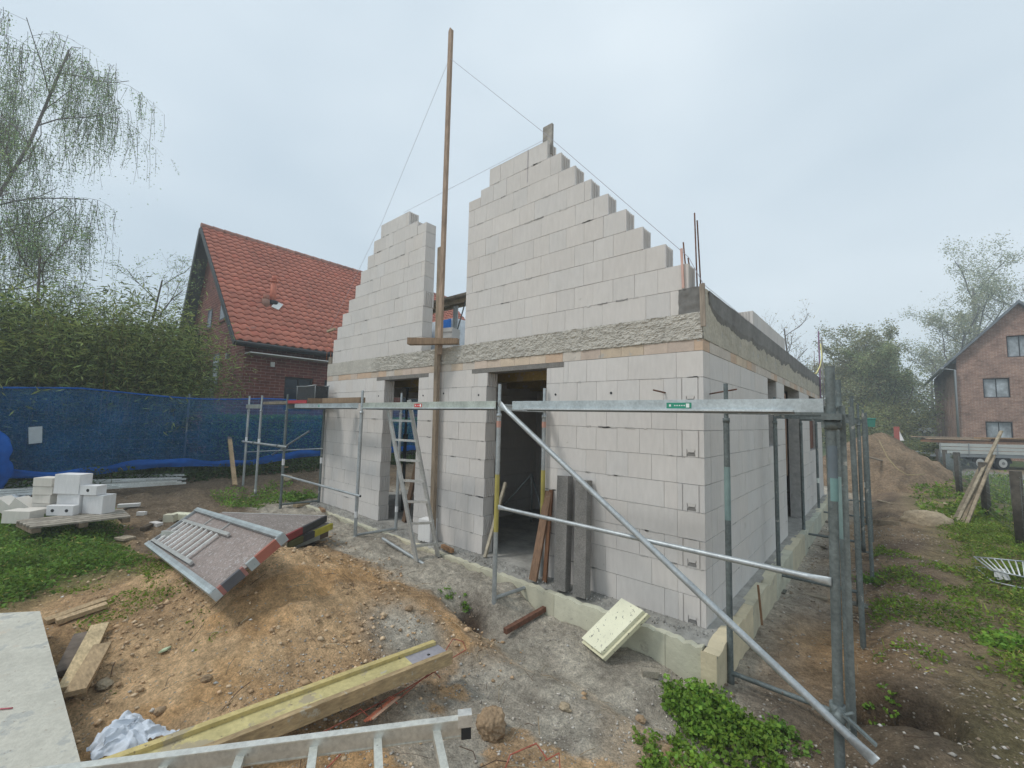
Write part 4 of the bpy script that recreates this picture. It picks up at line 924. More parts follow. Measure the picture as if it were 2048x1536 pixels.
chip(258, 1014, 34, 6, .10, 'white block splinter lying on the dark soil', .5)
chip(283, 1031, 15, 7, .07, 'little white block chip nearer the tilted deck', .1)
GP = 'aluminium profiles stacked along the net'
for k in range(9):
    dz = .03*(k % 3); off = .16*(k//3)
    u0, v0, u1, v1 = 0-20, 990-5*k+2, 372-(k % 4)*9, 966-2.0*k
    a = onZ(u0, v0, .26+dz); b = onZ(u1, v1, .26+dz)
    mb = MB(); mb.bar(tuple(a), tuple(b), .07, .035, col=(1.2, 1.25, 1.28)); mb.bar(tuple(a+np.array([0, 0, .02])), tuple(b+np.array([0, 0, .02])), .02, .012, col=(.6, .6, .6)); o = mb.build('aluminium_profile', M['alu'])
    tag(o, 'long pale profile number of the flat stack lying along the foot of the net' if False else ['front edge', 'second', 'third', 'fourth', 'middle', 'sixth', 'seventh', 'eighth', 'rearmost'][k]+' aluminium profile in the flat stack along the net', 'profile', GP)
def sheet(name, pts_px, z, label, mt, cat, hgt=.05, seed=1, amp=.03, n=26):
    """a crumpled cloth or film: polygon given by corner pixels on the ground"""
    P = [Vector(onZ(u, v, z)) for u, v in pts_px]; mb = MB()
    def f(u, v):
        q = (P[0]*(1-u)+P[1]*u)*(1-v)+(P[3]*(1-u)+P[2]*u)*v
        k = 1-abs(2*u-1)**3; kk = 1-abs(2*v-1)**3
        zz = max(z, h1(q.x, q.y)+.008)+hgt*k*kk*(.5+.5*abs(fbm(q.x*4, q.y*4, seed)))+amp*abs(fbm(q.x*9, q.y*9, seed+3))
        return (q.x+amp*fbm(q.x*6, q.y*6, seed+5), q.y+amp*fbm(q.x*6, q.y*6, seed+9), zz)
    mb.grid(f, n, n, sm=True); return solo(name, mb, M[mt], label, cat)
sheet('plastic_sheet', [(0, 1000), (58, 985), (62, 1008), (0, 1016)], .16, 'crumpled clear plastic film lying left of the block pile', 'film', 'film', .10, 3, .07)
sheet('white_cloth', [(168, 1502), (250, 1440), (350, 1462), (240, 1520)], .02, 'white cloth bunched between the pale panel and the yellow beam', 'cloth', 'cloth', .09, 5, .065, 44)
# pale big panel in the lower left corner
t = thing('large_panel', 'large pale stained panel lying in the lower left corner of the picture', 'panel', (-2.8, -4.3, .0))
zc = .16
TR = onZ(80, 1222, zc); TL = onZ(0, 1226, zc); BR = onZ(158, 1512, zc); BR2 = BR+(BR-TR)*.35; L0 = TL+(TL-TR)*9
bL = L0+(BR2-TR)
mb = MB(); P = [Vector(TR), Vector(L0), Vector(bL), Vector(BR2)]
if (P[1]-P[0]).cross(P[2]-P[1]).z < 0: P = P[::-1]
mb.prism([p-Vector((0, 0, .05)) for p in P], (0, 0, .05)); mb.build('sheet', M['slab'], t)
mb = MB(); q = onZ(25, 1416, zc+.006); q2 = onZ(0, 1418, zc+.006); mb.tube([tuple(q), tuple(q2)], .004, 5, (.45, .12, .14)); mb.build('red_stroke', M['colour'], t)
mb = MB()
for f in (.1, .9): c = Vector(TR)+(Vector(BR)-Vector(TR))*f+(Vector(L0)-Vector(TR)).normalized()*.4; mb.box((c.x-.2, c.y-.2, min(-.1, h1(c.x, c.y))-.05), (c.x+.2, c.y+.2, zc-.051))
mb.build('support_block', M['block'], t)
# planks beside it
PG = 'planks lying beside the pale panel'
def gp(u, v, dz): p = G(u, v, dz); return (p[0], p[1], p[2])
board_thing('loose_plank', gp(90, 1243, .03), gp(212, 1200, .03), .09, .035, 'far pale plank of the two on the weedy bank', 'woodh', 'plank', group=PG, col=(1.1, .95, .75))
board_thing('loose_plank', gp(112, 1243, .04), gp(214, 1209, .04), .08, .035, 'near pale plank of the two on the weedy bank', 'woodh', 'plank', group=PG, col=(1.2, 1.05, .85))
board_thing('loose_plank', gp(128, 1345, .04), gp(165, 1268, .04), .10, .03, 'dark grooved plank under the two pale ones', 'greywood', 'plank', group=PG, col=(.65, .6, .6))
board_thing('loose_plank', gp(138, 1376, .10), gp(200, 1250, .07), .11, .025, 'whitish plank crossing the dark grooved plank', 'woodh', 'plank', group=PG, col=(1.45, 1.35, 1.1))
board_thing('loose_plank', gp(150, 1386, .15), gp(205, 1290, .12), .10, .03, 'short broken brown plank on top of the whitish one', 'woodh', 'plank', group=PG, col=(.95, .82, .66))
# foam pieces behind the deck pile
block_thing('foam_piece', tuple(G(385, 1040)), (.75, .16, .10), 'yellow foam strip behind the tilted deck', mt='xps', cat='foam piece', rot=.55)
block_thing('foam_crumb', tuple(G(340, 1043)), (.16, .12, .12), 'pale broken foam lump left of the yellow foam strip', mt='oldxps', cat='foam piece', rot=.9)
block_thing('foam_crumb', tuple(G(312, 1052)), (.22, .09, .06), 'whitish flat foam crumb near the tilted deck corner', mt='block', cat='foam piece', rot=.3)
block_thing('board_scrap', tuple(G(250, 1078)), (.22, .16, .03), 'small tan board scrap at the edge of the weeds', mt='woodh', cat='scrap', rot=.4)
board_thing('edge_plank', gp(285, 1058, .03), gp(345, 1030, .03), .07, .05, 'dark plank edge running behind the foam lumps', 'greywood', 'plank', col=(.4, .35, .3))
board_thing('buried_plank', gp(590, 1012, .03), gp(640, 1003, .03), .10, .05, 'grey plank lying behind the left scaffold foot', 'woodh', 'plank', col=(1, .9, .75))
board_thing('buried_plank', gp(632, 1010, .04), gp(648, 1022, .03), .06, .05, 'short brown plank end at the left house corner', 'wood', 'plank', col=(1, .75, .55))
mb = MB(); p = G(575, 963); mb.blob((p[0], p[1], p[2]+.06), .13, 3, .12, 3, squash=(1.5, 1, .75)); solo('boulder', mb, M['stone'], 'rounded tan stone behind the left scaffold posts', 'stone')
# ================================================================== foreground pieces
# yellow formwork beam lying on its side
near0 = onZ(902, 1322, .04); near1 = onZ(600, 1446, .06); dn = (near1-near0); dn /= np.linalg.norm(dn)
far0 = onZ(874, 1290, .03)
d3 = Vector(dn); side = Vector((d3.y, -d3.x, 0)).normalized()
if side.dot(Vector(far0)-Vector(near0)) < 0: side = -side
N0 = Vector(near0)+Vector((0, 0, .03)); Lb = 2.6
wid = .20
t = thing('formwork_beam', 'long yellow formwork beam with a brown worn flange lying on the ground', 'beam', tuple(near0))
mb = MB(); mb.bar(N0, N0+d3*Lb, .04, .085, col=(1.12, 1.0, .78)); mb.build('flange', M['woody'], t)
mb = MB(); F0_ = N0+side*wid+d3*.02; mb.bar(F0_, F0_+d3*Lb, .04, .08, col=(1.02, .96, .95)); mb.build('flange', M['yellow'], t)
mb = MB(); W0 = N0+side*wid/2+d3*.28; mb.bar(W0, W0+d3*Lb, wid-.04, .03, col=(1.02, 1.02, 1.1)); mb.build('web', M['yellow'], t)
mb = MB(); W1 = N0+side*wid/2; mb.bar(W1+d3*.0, W1+d3*.30, wid-.04, .028, col=(.75, .75, .9)); mb.build('web_end', M['conc'], t)
mb = MB(); hc = W1+d3*.13+Vector((0, 0, .0145)); mb.tube([hc, hc+Vector((0, 0, .001))], .012, 10); mb.build('bolt_hole', M['dark'], t)
# aluminium ladder in front
t = thing('aluminium_ladder', 'aluminium ladder lying across the bottom edge of the picture', 'ladder', (-.3, -2.9, .1))
ra = Vector(CAM+ray(936, 1450)*1.85); rb = Vector(CAM+ray(200, 1545)*1.62); rd = (rb-ra).normalized(); rb = rb+rd*.8
mb = MB(); mb.bar(ra, rb, .028, .066, (0, 0, 1), (1.05, 1.05, 1.02)); mb.bar(ra+Vector((0, 0, .034)), rb+Vector((0, 0, .034)), .034, .005, col=(1.25, 1.25, 1.2)); mb.bar(ra-Vector((0, 0, .034)), rb-Vector((0, 0, .034)), .034, .005, col=(1.0, 1.0, .95)); mb.build('rail', M['alu'], t)
rg = (Vector(CAM+ray(888, 1540)*1.62)-Vector(CAM+ray(872, 1462)*1.8)).normalized()
mb = MB(); rc = ra+rg*.42; mb.bar(rc, rc+(rb-ra), .028, .075, (0, 0, 1)); mb.build('rail', M['alu'], t)
for u in (872, 755, 628, 482, 330, 160):
    # point on the rail centre line at this column
    lo, hi = 0.0, (rb-ra).length
    for _ in range(30):
        mth = (lo+hi)/2; Pm = ra+rd*mth-Vector(CAM); uu = 1024+F_PX*Pm.dot(Vector(RT))/Pm.dot(Vector(FW))
        if uu > u: lo = mth
        else: hi = mth
    Pm = ra+rd*lo; mb = MB(); mb.bar(Pm-Vector((0, 0, .01)), Pm+rg*.42, .032, .03, (0, 0, 1), (1.12, 1.12, 1.05)); mb.build('rung', M['alu'], t)
mb = MB(); mb.bar(ra-rd*.012, ra+rd*.03, .04, .09, col=(1, 1, 1)); mb.build('end_cap', M['rubber'], t)
mb = MB(); mb.bar(ra+Vector((0, 0, .03))-rd*.015, ra+Vector((0, 0, .03))+rd*.045, .045, .05, col=(1.2, 1.2, 1.2)); mb.build('end_fitting', M['alu'], t)
# red brown reinforcement spacers
def wire(pts, label, r=.005, mt='redmetal'):
    mb = MB(); mb.tube(pts, r, 6); return mb
def GZp(u, v, dz=.02): p = G(u, v); return Vector((p[0], p[1], h1(p[0], p[1])+dz))
t = thing('bent_rebar_frame', 'rust red bent wire frame sticking out beyond the yellow beam', 'wire frame', tuple(GZp(900, 1330)))
pts = [GZp(800, 1405, .03), GZp(870, 1350, .05), GZp(932, 1312, .05), GZp(925, 1300, .07), GZp(905, 1300, .09), GZp(880, 1335, .06)]
mb = MB(); mb.tube(pts, .004, 6); mb.tube([GZp(640, 1478, .03), GZp(800, 1397, .04), GZp(905, 1335, .05)], .004, 6); mb.build('long_wire', M['redmetal'], t)
for u, v in ((700, 1440), (760, 1415), (850, 1362)):
    mb = MB(); a = GZp(u, v, .02); mb.tube([a, a+Vector((.05, .04, .05)), a+Vector((.09, .07, .01))], .004, 6); mb.build('stirrup', M['redmetal'], t)
t = thing('spacer_bundle', 'bundle of orange red metal strips tied with wire behind the ladder', 'metal strips', tuple(GZp(760, 1430)))
for k in range(4):
    a = GZp(728+k*5, 1460+k*2, .05+.01*k); b = GZp(785+k*4, 1412+k*3, .05+.012*k); mb = MB(); mb.bar(a, b, .018, .006, col=(1.7, 1.9, 1.7) if k < 3 else (1.2, 2.6, 2.8)); mb.build('strip', M['redmetal'], t)
mb = MB(); a = GZp(757, 1436, .07); mb.tube([a+Vector((-.03, 0, -.02)), a+Vector((0, .01, .03)), a+Vector((.04, .0, -.02))], .004, 6); mb.build('tie_wire', M['iron'], t)
t = thing('wire_stirrup', 'rust red bent stirrup at the bottom edge right of the ladder', 'wire', tuple(GZp(1060, 1520)))
mb = MB(); mb.tube([GZp(1010, 1545, .02), GZp(1020, 1528, .05), GZp(1072, 1508, .06), GZp(1095, 1534, .04)], .0045, 6); mb.tube([GZp(1090, 1536, .04), GZp(1118, 1524, .05), GZp(1120, 1550, .03)], .004, 6); mb.build('bent_bar', M['redmetal'], t)
mb = MB(); mb.tube([GZp(650, 1548, .02), GZp(690, 1506, .02), GZp(668, 1500, .04), GZp(655, 1515, .02)], .004, 6); solo('loose_wire', mb, M['redmetal'], 'thin red wire loop between two rungs of the lying ladder', 'wire')
# clod, stones
def rock(u, v, r, label, mt='stone', seed=1, amp=.3, squash=(1, 1, .7), name='stone', cat='stone', n=4, dz=0):
    p = G(u, v); mb = MB(); mb.blob((p[0], p[1], h1(p[0], p[1])+r*squash[2]*.55+dz), r, n, amp, seed, squash=squash, sm=True); return solo(name, mb, M[mt], label, cat)
rock(982, 1466, .092, 'fist sized clay clod standing on the grey ground beyond the ladder end', 'clod', 4, .24, (1, 1, 1.05), 'clay_clod', 'clod', 5)
rock(1130, 1420, .036, 'pale grey rubble piece right of the clay clod', 'stone', 8, .4, (1.2, 1, .8))
rock(1282, 1443, .035, 'small reddish stone beside the near weed clump', 'clod', 5, .3)
rock(208, 1372, .042, 'flat tan stone right of the broken plank', 'stone', 9, .3, (1.5, 1, .6))
rock(412, 1362, .032, 'round brown stone lying in the middle of the earth heap', 'clod', 12, .25)
rock(320, 1425, .03, 'small brown stone below the middle of the earth slope', 'clod', 13, .25)
rock(818, 1220, .035, 'orange round stone beside the crumbled earth lump', 'clod', 14, .2)
0 and rock(795, 1245, .13, 'crumbled orange earth lump above the grey mortar patch', 'clod', 15, .22, (1.2, .8, .36), 'earth_lump', 'earth lump', 5)
0 and rock(655, 1140, .15, 'crumbly earth lump on the crest of the heap', 'clod', 19, .22, (1.2, .9, .38), 'earth_lump', 'earth lump', 5)
rock(1175, 1245, .10, 'dark clod against the foam edge below the leaning lintels', 'clod', 16, .4, (1, .7, .8), 'dark_clod', 'clod', 4)
block_thing('brick_bit', tuple(G(1300, 1352)), (.13, .06, .05), 'small grey block offcut between foam board and weeds', mt='lintel', cat='offcut', rot=.6, colr=(1.6, 1.5, 1.3))
board_thing('green_glass', gp(322, 1302, .01), gp(338, 1296, .02), .05, .012, 'small greenish glass shard on the earth slope', 'xps', 'shard', col=(.7, .85, .75))
# stepped foam board leaning on the edge
t = thing('foam_board', 'pale yellow foam board with a stepped edge leaning on the slab edge', 'foam board', tuple(onZ(1180, 1310, -.25)))
fa = onZ(1168, 1288, -.20); fb_ = onZ(1207, 1312, -.20); fc = onZ(1245, 1193, .10) if False else None
q0 = Vector(onZ(1163, 1276, -.19)); q1 = Vector(onZ(1201, 1306, -.19)); q2 = Vector(onY(1243, 1195, -.30)); 
# upper edge rests on the foundation foam: y about -0.33
q2 = Vector(onY(1243, 1196, -.36)); q3 = q2+(q1-q0)
up = (q2-q0).cross(q1-q0); up = up.normalized(); up = up if up.z > 0 else -up
mb = MB()
P = [q0, q1, q3, q2]
def oriented(P): return P if (P[1]-P[0]).cross(P[2]-P[1]).dot(up) > 0 else P[::-1]
mb.prism([p-up*.035 for p in oriented(P)], up*.035, (1.12, 1.12, 1.12)); mb.build('upper_layer', M['xps'], t)
e1 = (q1-q0).normalized(); e2 = (q2-q0).normalized()
P2_ = [q0-e1*.0-e2*.03, q1+e1*.03-e2*.03, q3+e1*.03+e2*.0, q2]
mb = MB(); mb.prism([p-up*.075 for p in oriented(P2_)], up*.0395, (1.0, .97, .9)); mb.build('lower_layer', M['xps'], t)
mb = MB(); c = (q0+q3)/2
mb.build('stain', M['dark'], t) if False else None
# ================================================================== blue net fence
t = thing('net_fence', 'blue debris net hung on metal mesh fence panels along the left boundary', 'fence', (-11.2, -2, .2))
FX = -11.2
def ftop(y): return 2.19+.035*math.sin(y*1.3)-.05*abs(math.sin(y*PI/3.4))
def fbot(y): return .40+.12*float(ss(-1, 2.5, y))+.10*abs(math.sin((y+.2)*PI/3.4))-.03*fbm(y*.8, 1, 1)
def foldtop(y): return fbot(y)+.12+.03*math.sin(y*2.1)+.02*math.sin(y*7)
def netx(y, z): return FX+.05*fbm(y*1.5, z*1.5, 2)+.03*math.sin(y*5)+.04*(fbm(y*3, z*.6, 6))
y0, y1 = -5.6, 9.5
mb = MB(); mb.grid(lambda u, v: (netx(y0+(y1-y0)*u, 2*v), y0+(y1-y0)*u, foldtop(y0+(y1-y0)*u)*(1-v)+ftop(y0+(y1-y0)*u)*v), 280, 24, sm=True); mb.build('net', M['net'], t)
mb = MB(); mb.grid(lambda u, v: (netx(y0+(y1-y0)*u, 0)+.015+.02*math.sin(v*PI)*(1+.8*math.sin(u*60))+.02*fbm(u*40, v*3, 2), y0+(y1-y0)*u, fbot(y0+(y1-y0)*u)*(1-v)+(foldtop(y0+(y1-y0)*u)+.05)*v), 260, 8, sm=True)
mb.grid(lambda u, v: (netx(y0+(y1-y0)*u, 2)+.02+.02*math.sin(v*PI), y0+(y1-y0)*u, ftop(y0+(y1-y0)*u)-.02+.035*v), 200, 3, sm=True)
mb.build('folded_hem', M['netfold'], t)
mb = MB()
def bun(u, v):
    a = 2*PI*u; r_ = .22*(1+.5*math.sin(v*5)+.25*fbm(u*5, v*5, 3)); return (-10.9+r_*math.cos(a)*.5, -4.75+r_*math.sin(a)*(1+.5*(1-v))*1.2, .25+1.75*v)
mb.grid(bun, 36, 30, sm=True); mb.build('bunched_end', M['netfold'], t)
for k in range(5):
    y = -4.4+k*3.4-.6; 
    mb = MB(); mb.tube([(FX-.06, y, -.0), (FX-.06, y, 2.22)], .021, 8); mb.build('post', M['oldsteel'], t)
mb = MB()
for z in np.arange(.35, 2.2, .2): mb.tube([(FX-.06, y0, z), (FX-.06, y1, z)], .004, 4)
for y in np.arange(y0, y1, .25): mb.tube([(FX-.06, y, .2), (FX-.06, y, 2.15)], .003, 4)
mb.build('wire_mesh', M['oldsteel'], t)
mb = MB(); p = onX(72, 870, FX+.10); mb.prism([(p[0], p[1]-.08, p[2]-.17), (p[0], p[1]+.09, p[2]-.15), (p[0], p[1]+.07, p[2]+.17), (p[0], p[1]-.11, p[2]+.15)], (.01, 0, 0), (.42, .47, .50)); o = solo('paper_scrap', mb, M['colour'], 'pale paper scrap caught in the blue net', 'scrap')
# ================================================================== neighbour's brick house
nb = thing('brick_neighbour_house', 'dark red brick house with an orange clay tile roof behind the bamboo', 'house', (-17, 5, .2))
XE = -13.9; YG = .25; YB = 12.2; XW = -23.0; RX, RZ = -18.9, 9.15; EZ = 3.98; EX = -13.42; sl = (RZ-EZ)/(EX-RX); sl2 = (9.15-5.59)/(20.77-18.9)
def zr(x): return RZ-sl*(x-RX) if x > RX else RZ-sl2*(RX-x)
XW = RX-(RZ-3.3)/sl2+.5
zt = lambda x: zr(x)-.22
# gable wall with openings cut as recessed windows
def wallrect(mb, y, holes, outline):
    pass
mb = MB(); mb.prism([(XE, YG, 0), (XE, YG, zt(XE)), (RX, YG, zt(RX)), (XW, YG, zt(XW)), (XW, YG, 0)], (0, .3, 0)); mb.build('gable_wall', M['brickdark'], nb)
mb = MB(); mb.prism([(XE, YB, 0), (XE, YB, zt(XE)), (RX, YB, zt(RX)), (XW, YB, zt(XW)), (XW, YB, 0)], (0, -.3, 0)); mb.build('gable_wall', M['brickdark'], nb)
# east wall with true openings
WN = [(1.50, 2.45, 1.9, 3.04), (2.85, 3.9, 1.9, 3.04), (6.2, 7.2, 1.9, 3.0)]
mb = MB(); ys = YG+.3
for a, b, zb, z1 in WN:
    mb.box((XE-.3, ys, 0), (XE, a, zt(XE))); mb.box((XE-.3, a, 0), (XE, b, zb)); mb.box((XE-.3, a, z1), (XE, b, zt(XE))); ys = b
mb.box((XE-.3, ys, 0), (XE, YB-.3, zt(XE))); mb.build('wall', M['brickdark'], nb)
mb = MB(); mb.box((XW, YG+.3, 0), (XW+.3, YB-.3, zt(XW))); mb.build('wall', M['brickdark'], nb)
def window(par, axis, face, a, b, z0, z1, mt='dark', gl='glass', div=(1, 1), dep=.12, fr=.06, sg=1):
    """frame and one sheet of panes; face = outer plane of the wall, sg = outward direction"""
    mb = MB(); f0 = face-sg*dep; f1 = face-sg*(dep-.05)
    def bx(p, q, zz0, zz1, lo=f0, hi=f1):
        l, h = min(lo, hi), max(lo, hi)
        if axis == 'y': mb.box((l, p, zz0), (h, q, zz1))
        else: mb.box((p, l, zz0), (q, h, zz1))
    bx(a, a+fr, z0, z1); bx(b-fr, b, z0, z1); bx(a+fr, b-fr, z0, z0+fr); bx(a+fr, b-fr, z1-fr, z1)
    for k in range(1, div[0]): c = a+(b-a)*k/div[0]; bx(c-.02, c+.02, z0+fr, z1-fr)
    for k in range(1, div[1]): c = z0+(z1-z0)*k/div[1]; bx(a+fr, b-fr, c-.015, c+.015, f0+sg*.004, f1-sg*.004)
    o = mb.build('window', M[mt], par)
    mb = MB(); bx(a+fr*.5, b-fr*.5, z0+fr*.5, z1-fr*.5, f0+sg*.015, f0+sg*.022); mb.build('pane', M[gl], o); return o
for a, b, z0, z1 in WN: window(nb, 'y', XE, a, b, z0, z1, div=(2, 3))
# gable openings: shallow boxes set into the wall
for x0, x1, z0, z1, nm in ((-16.95, -16.25, 5.1, 6.0, 'w'), (-18.6, -18.0, 5.0, 5.75, 'w'), (-17.35, -16.55, 2.75, 3.9, 'w'), (-18.2, -16.9, .5, 3.15, 'd')):
    mb = MB(); mb.box((x0, YG-.012, z0), (x1, YG+.03, z1)); o = mb.build('window' if nm == 'w' else 'door', M['dark'], nb)
    mb = MB(); mb.box((x0+.07, YG-.016, z0+.07), (x1-.07, YG-.0125, z1-.07)); mb.build('pane', M['glass'], o)
    if nm == 'w': mb = MB(); mb.box((x0-.05, YG-.05, z0-.07), (x1+.05, YG, z0-.002)); mb.build('sill', M['brickdark'], o)
for u, v, xx in ((1340, 620, 0),):
    p = onY(458, 712, YG); mb = MB(); mb.box((p[0]-.06, YG-.09, p[2]-.1), (p[0]+.06, YG-.002, p[2]+.1)); mb.build('wall_lamp', M['gutter'], nb)
p = onX(544, 729, XE); mb = MB(); mb.box((XE+.002, p[1]-.06, p[2]-.08), (XE+.08, p[1]+.06, p[2]+.08)); mb.build('wall_lamp', M['white'], nb)
p = onY(413, 768, YG); mb = MB(); mb.tube([(p[0], YG-.05, p[2]-.3), (p[0], YG-.05, p[2]+.3)], .06, 8); mb.build('door_lamp', M['white'], nb)
# pantile slope: real stepped and rolled geometry
def tileslope(name, xa, za, xb, zb, y0, y1, ncol, nrow, per=7):
    mb = MB(); ns = Vector((zb-za, 0, xa-xb)).normalized(); ns = ns if ns.z > 0 else -ns
    na = ncol*per
    prof = [0, .012, .03, .038, .03, .012, 0][:per]
    for r in range(nrow):
        f0, f1 = r/nrow, (r+1)/nrow
        i = len(mb.v)
        for (f, lift) in ((f0, .034), (f1+.001, .0)):
            for k in range(na+1):
                y = y0+(y1-y0)*k/na; t_ = k % per; hgt = .042*(.5-.5*math.cos(2*PI*t_/per))**.8; jy = .004*math.sin(k*12.9+r*7.7)
                sc = .018*math.cos(2*PI*t_/per)*(1 if lift else 0)
                P = Vector((xa+(xb-xa)*(f-sc/7), y, za+(zb-za)*(f-sc/7)))+ns*(hgt+lift+jy*.5); mb.v.append(tuple(P))
        # butt edge of the course
        for k in range(na+1):
            a = Vector(mb.v[i+k])-ns*.035; mb.v.append(tuple(a))
        for k in range(na):
            g = .93+.14*(((k//per)*37+r*91) % 17)/17
            c = (g, g*.98, g*.97); c = (c[0]*1.03, c[1]*.92, c[2]*.9) if ((k//per)*13+r*7) % 11 == 0 else c
            mb.face((i+k, i+k+1, i+na+1+k+1, i+na+1+k), c, True); mb.face((i+2*(na+1)+k, i+2*(na+1)+k+1, i+k+1, i+k), (c[0]*.8,)*3)
    return mb
mb = tileslope('roof', EX, EZ, RX, RZ, YG-.40, YB+.40, 50, 25); rf = mb.build('roof', M['rooftile'], nb)
mb = MB(); mb.prism([(EX+.0, YG-.38, EZ-.05), (RX, YG-.38, RZ-.05), (XW-.5, YG-.38, zr(XW-.5)-.05), (XW-.5, YG-.38, zr(XW-.5)-.19), (RX, YG-.38, RZ-.22), (EX, YG-.38, EZ-.16)], (0, YB-YG+.76, 0)); mb.build('eaves_boarding', M['soffit'], nb)
mb = MB(); mb.prism([(RX, YG-.40, RZ-.04), (XW-.5, YG-.40, zr(XW-.5)-.04), (XW-.5, YG-.40, zr(XW-.5)+.03), (RX, YG-.40, RZ+.03)], (0, YB-YG+.8, 0)); mb.build('back_slope', M['slate'], nb)
mb = MB(); mb.bar((RX, YG-.43, RZ-.12), (XW-.5, YG-.43, zr(XW-.5)-.12), .05, .24, (0, 0, 1)); mb.bar((RX, YG-.43, RZ-.10), (EX, YG-.43, EZ-.10), .04, .16, (0, 0, 1)); mb.build('verge_board', M['soffit'], nb)
mb = MB(); n = 32
for k in range(n):
    ya = YG-.42+(YB-YG+.84)*k/n; yb = YG-.42+(YB-YG+.84)*(k+1)/n+.03
    mb.tube([(RX, ya, RZ+.01), (RX, yb, RZ+.01)], .13, 8, tint(0, .1), r2=.11)
mb.build('ridge_tiles', M['ridge'], rf)
mb = MB(); mb.tube([(EX+.10, YG-.42, EZ-.08), (EX+.10, YB+.4, EZ-.08)], .075, 10); mb.build('gutter', M['dark'], nb)
mb = MB(); mb.box((XE, YG, EZ-.33), (EX+.05, YB, EZ-.30)); mb.build('soffit', M['white'], nb)
# chimney pipe on the roof
def onroof(u, v, off=0.0):
    d = ray(u, v); n_ = np.array([sl, 0, 1.0]); k = (np.dot(n_, np.array([EX, 0, EZ+off]))-np.dot(n_, CAM))/np.dot(n_, d); return CAM+d*k
p = onroof(545, 608); mb = MB(); mb.tube([(p[0], p[1], p[2]-.1), (p[0], p[1], p[2]+.80)], .10, 14, (1.0, .85, .75)); mb.tube([(p[0], p[1], p[2]+.80), (p[0], p[1], p[2]+.86)], .125, 14, (1, .9, .8)); mb.tube([(p[0], p[1], p[2]+.86), (p[0], p[1], p[2]+1.02)], .085, 14, (.9, .7, .6)); vp = mb.build('vent_pipe', M['rooftile'], rf)
mb = MB(); mb.tube([(p[0]+.05, p[1], p[2]-.05), (p[0]+.05, p[1], p[2]+.10)], .17, 12); mb.build('collar', M['dark'], vp)
q = onroof(552, 618); mb = MB(); mb.bar((q[0]+.12, q[1]-.08, q[2]-.01), (q[0]-.12, q[1]+.15, q[2]+.27), .25, .03, (sl, 0, 1)); mb.build('flashing', M['white'], vp)
q = onroof(531, 611); mb = MB(); mb.tube([(q[0], q[1], q[2]-.1), (q[0], q[1], q[2]+.22)], .13, 12, (.75, .8, .75)); mb.tube([(q[0], q[1], q[2]+.22), (q[0], q[1], q[2]+.38)], .10, 12, (1, .85, .75)); mb.build('vent_cap', M['ridge'], rf)
print('left ok')
# ================================================================== right side
fh = thing('gable_brick_house', 'tall mottled brick house with filmed windows beyond the trailer', 'house', (8, 38, 0))
HY = 34.5; HX0 = onY(1913, 740, HY)[0]; ap = onY(2035, 608, HY); HX1 = 2*ap[0]-HX0; ez = onY(1913, 716, HY)[2]; hs = (ap[2]-ez)/(ap[0]-HX0); HB = 50.0
wins = []
for (u0, v0, u1, v1) in ((1965, 757, 2022, 795), (1968, 843, 2025, 880), (2012, 672, 2068, 712)):
    a = onY(u0, v0, HY); b = onY(u1, v1, HY); wins.append((a[0], b[0], b[2], a[2]))
w1, w0, w2 = wins
w0 = (w1[0], w1[1], w0[2], w0[3])
mb = MB(); xm0, xm1 = w1[0], w1[1]
zt_ = lambda x: ap[2]-hs*abs(x-ap[0])
def seg(x0, x1, zlo0, zlo1=None):
    pts = [(x0, HY, zlo0), (x1, HY, zlo0)]
    top = [(x1, HY, zt_(x1))]+([(ap[0], HY, ap[2])] if x0 < ap[0] < x1 else [])+[(x0, HY, zt_(x0))]
    mb.prism(pts+top, (0, .3, 0))
seg(HX0, xm0, 0)
mb.box((xm0, HY, 0), (xm1, HY+.3, w0[2])); mb.box((xm0, HY, w0[3]), (xm1, HY+.3, w1[2]))
seg(xm0, w2[0], w1[3]); 
mb.box((w2[0], HY, w1[3]), (xm1, HY+.3, w2[2])) if w2[0] < xm1 else None
mb.box((xm1, HY, 0), (w2[1], HY+.3, w2[2]))
seg(w2[0], w2[1], w2[3]); seg(w2[1], HX1, 0)
mb.build('gable_wall', M['brickfar'], fh)
for k, wv in enumerate((w1, w0, w2)): window(fh, 'x', HY, wv[0], wv[1], wv[2], wv[3], gl='filmglass', div=(2, 1), sg=-1, fr=.06, dep=.2)
for wv in (w1, w0): mb = MB(); mb.box((wv[0]-.08, HY-.02, wv[3]+.05), (wv[1]+.08, HY-.001, wv[3]+.28), (.8, .7, .65)); mb.build('soldier_course', M['brickfar'], fh)
mb = MB(); y = HY+.3
nc = 6
rows = ((.3, 1.95), (2.35, 4.1))
step = (HB-HY-1)/nc
for k in range(nc):
    a = HY+.9+step*k; b = a+.55
    mb.box((HX0, y, 0), (HX0+.3, a, ez-.05))
    mb.box((HX0, a, 0), (HX0+.3, b, rows[0][0])); mb.box((HX0, a, rows[0][1]), (HX0+.3, b, rows[1][0])); mb.box((HX0, a, rows[1][1]), (HX0+.3, b, ez-.05)); y = b
mb.box((HX0, y, 0), (HX0+.3, HB, ez-.05)); mb.build('side_wall', M['brickfar'], fh)
for k in range(nc):
    a = HY+.9+step*k
    for r in rows: window(fh, 'y', HX0, a, a+.55, r[0], r[1], gl='glass', sg=-1)
e0 = onY(1850, 780, HY-.1)
oh = .62
mb = MB(); mb.prism([(ap[0], HY-.35, ap[2]+.20), (HX0-oh, HY-.35, ap[2]+.20-hs*(ap[0]-HX0+oh)), (HX0-oh, HY-.35, ap[2]+.02-hs*(ap[0]-HX0+oh)), (ap[0], HY-.35, ap[2]+.01)], (0, HB-HY+.7, 0)); 
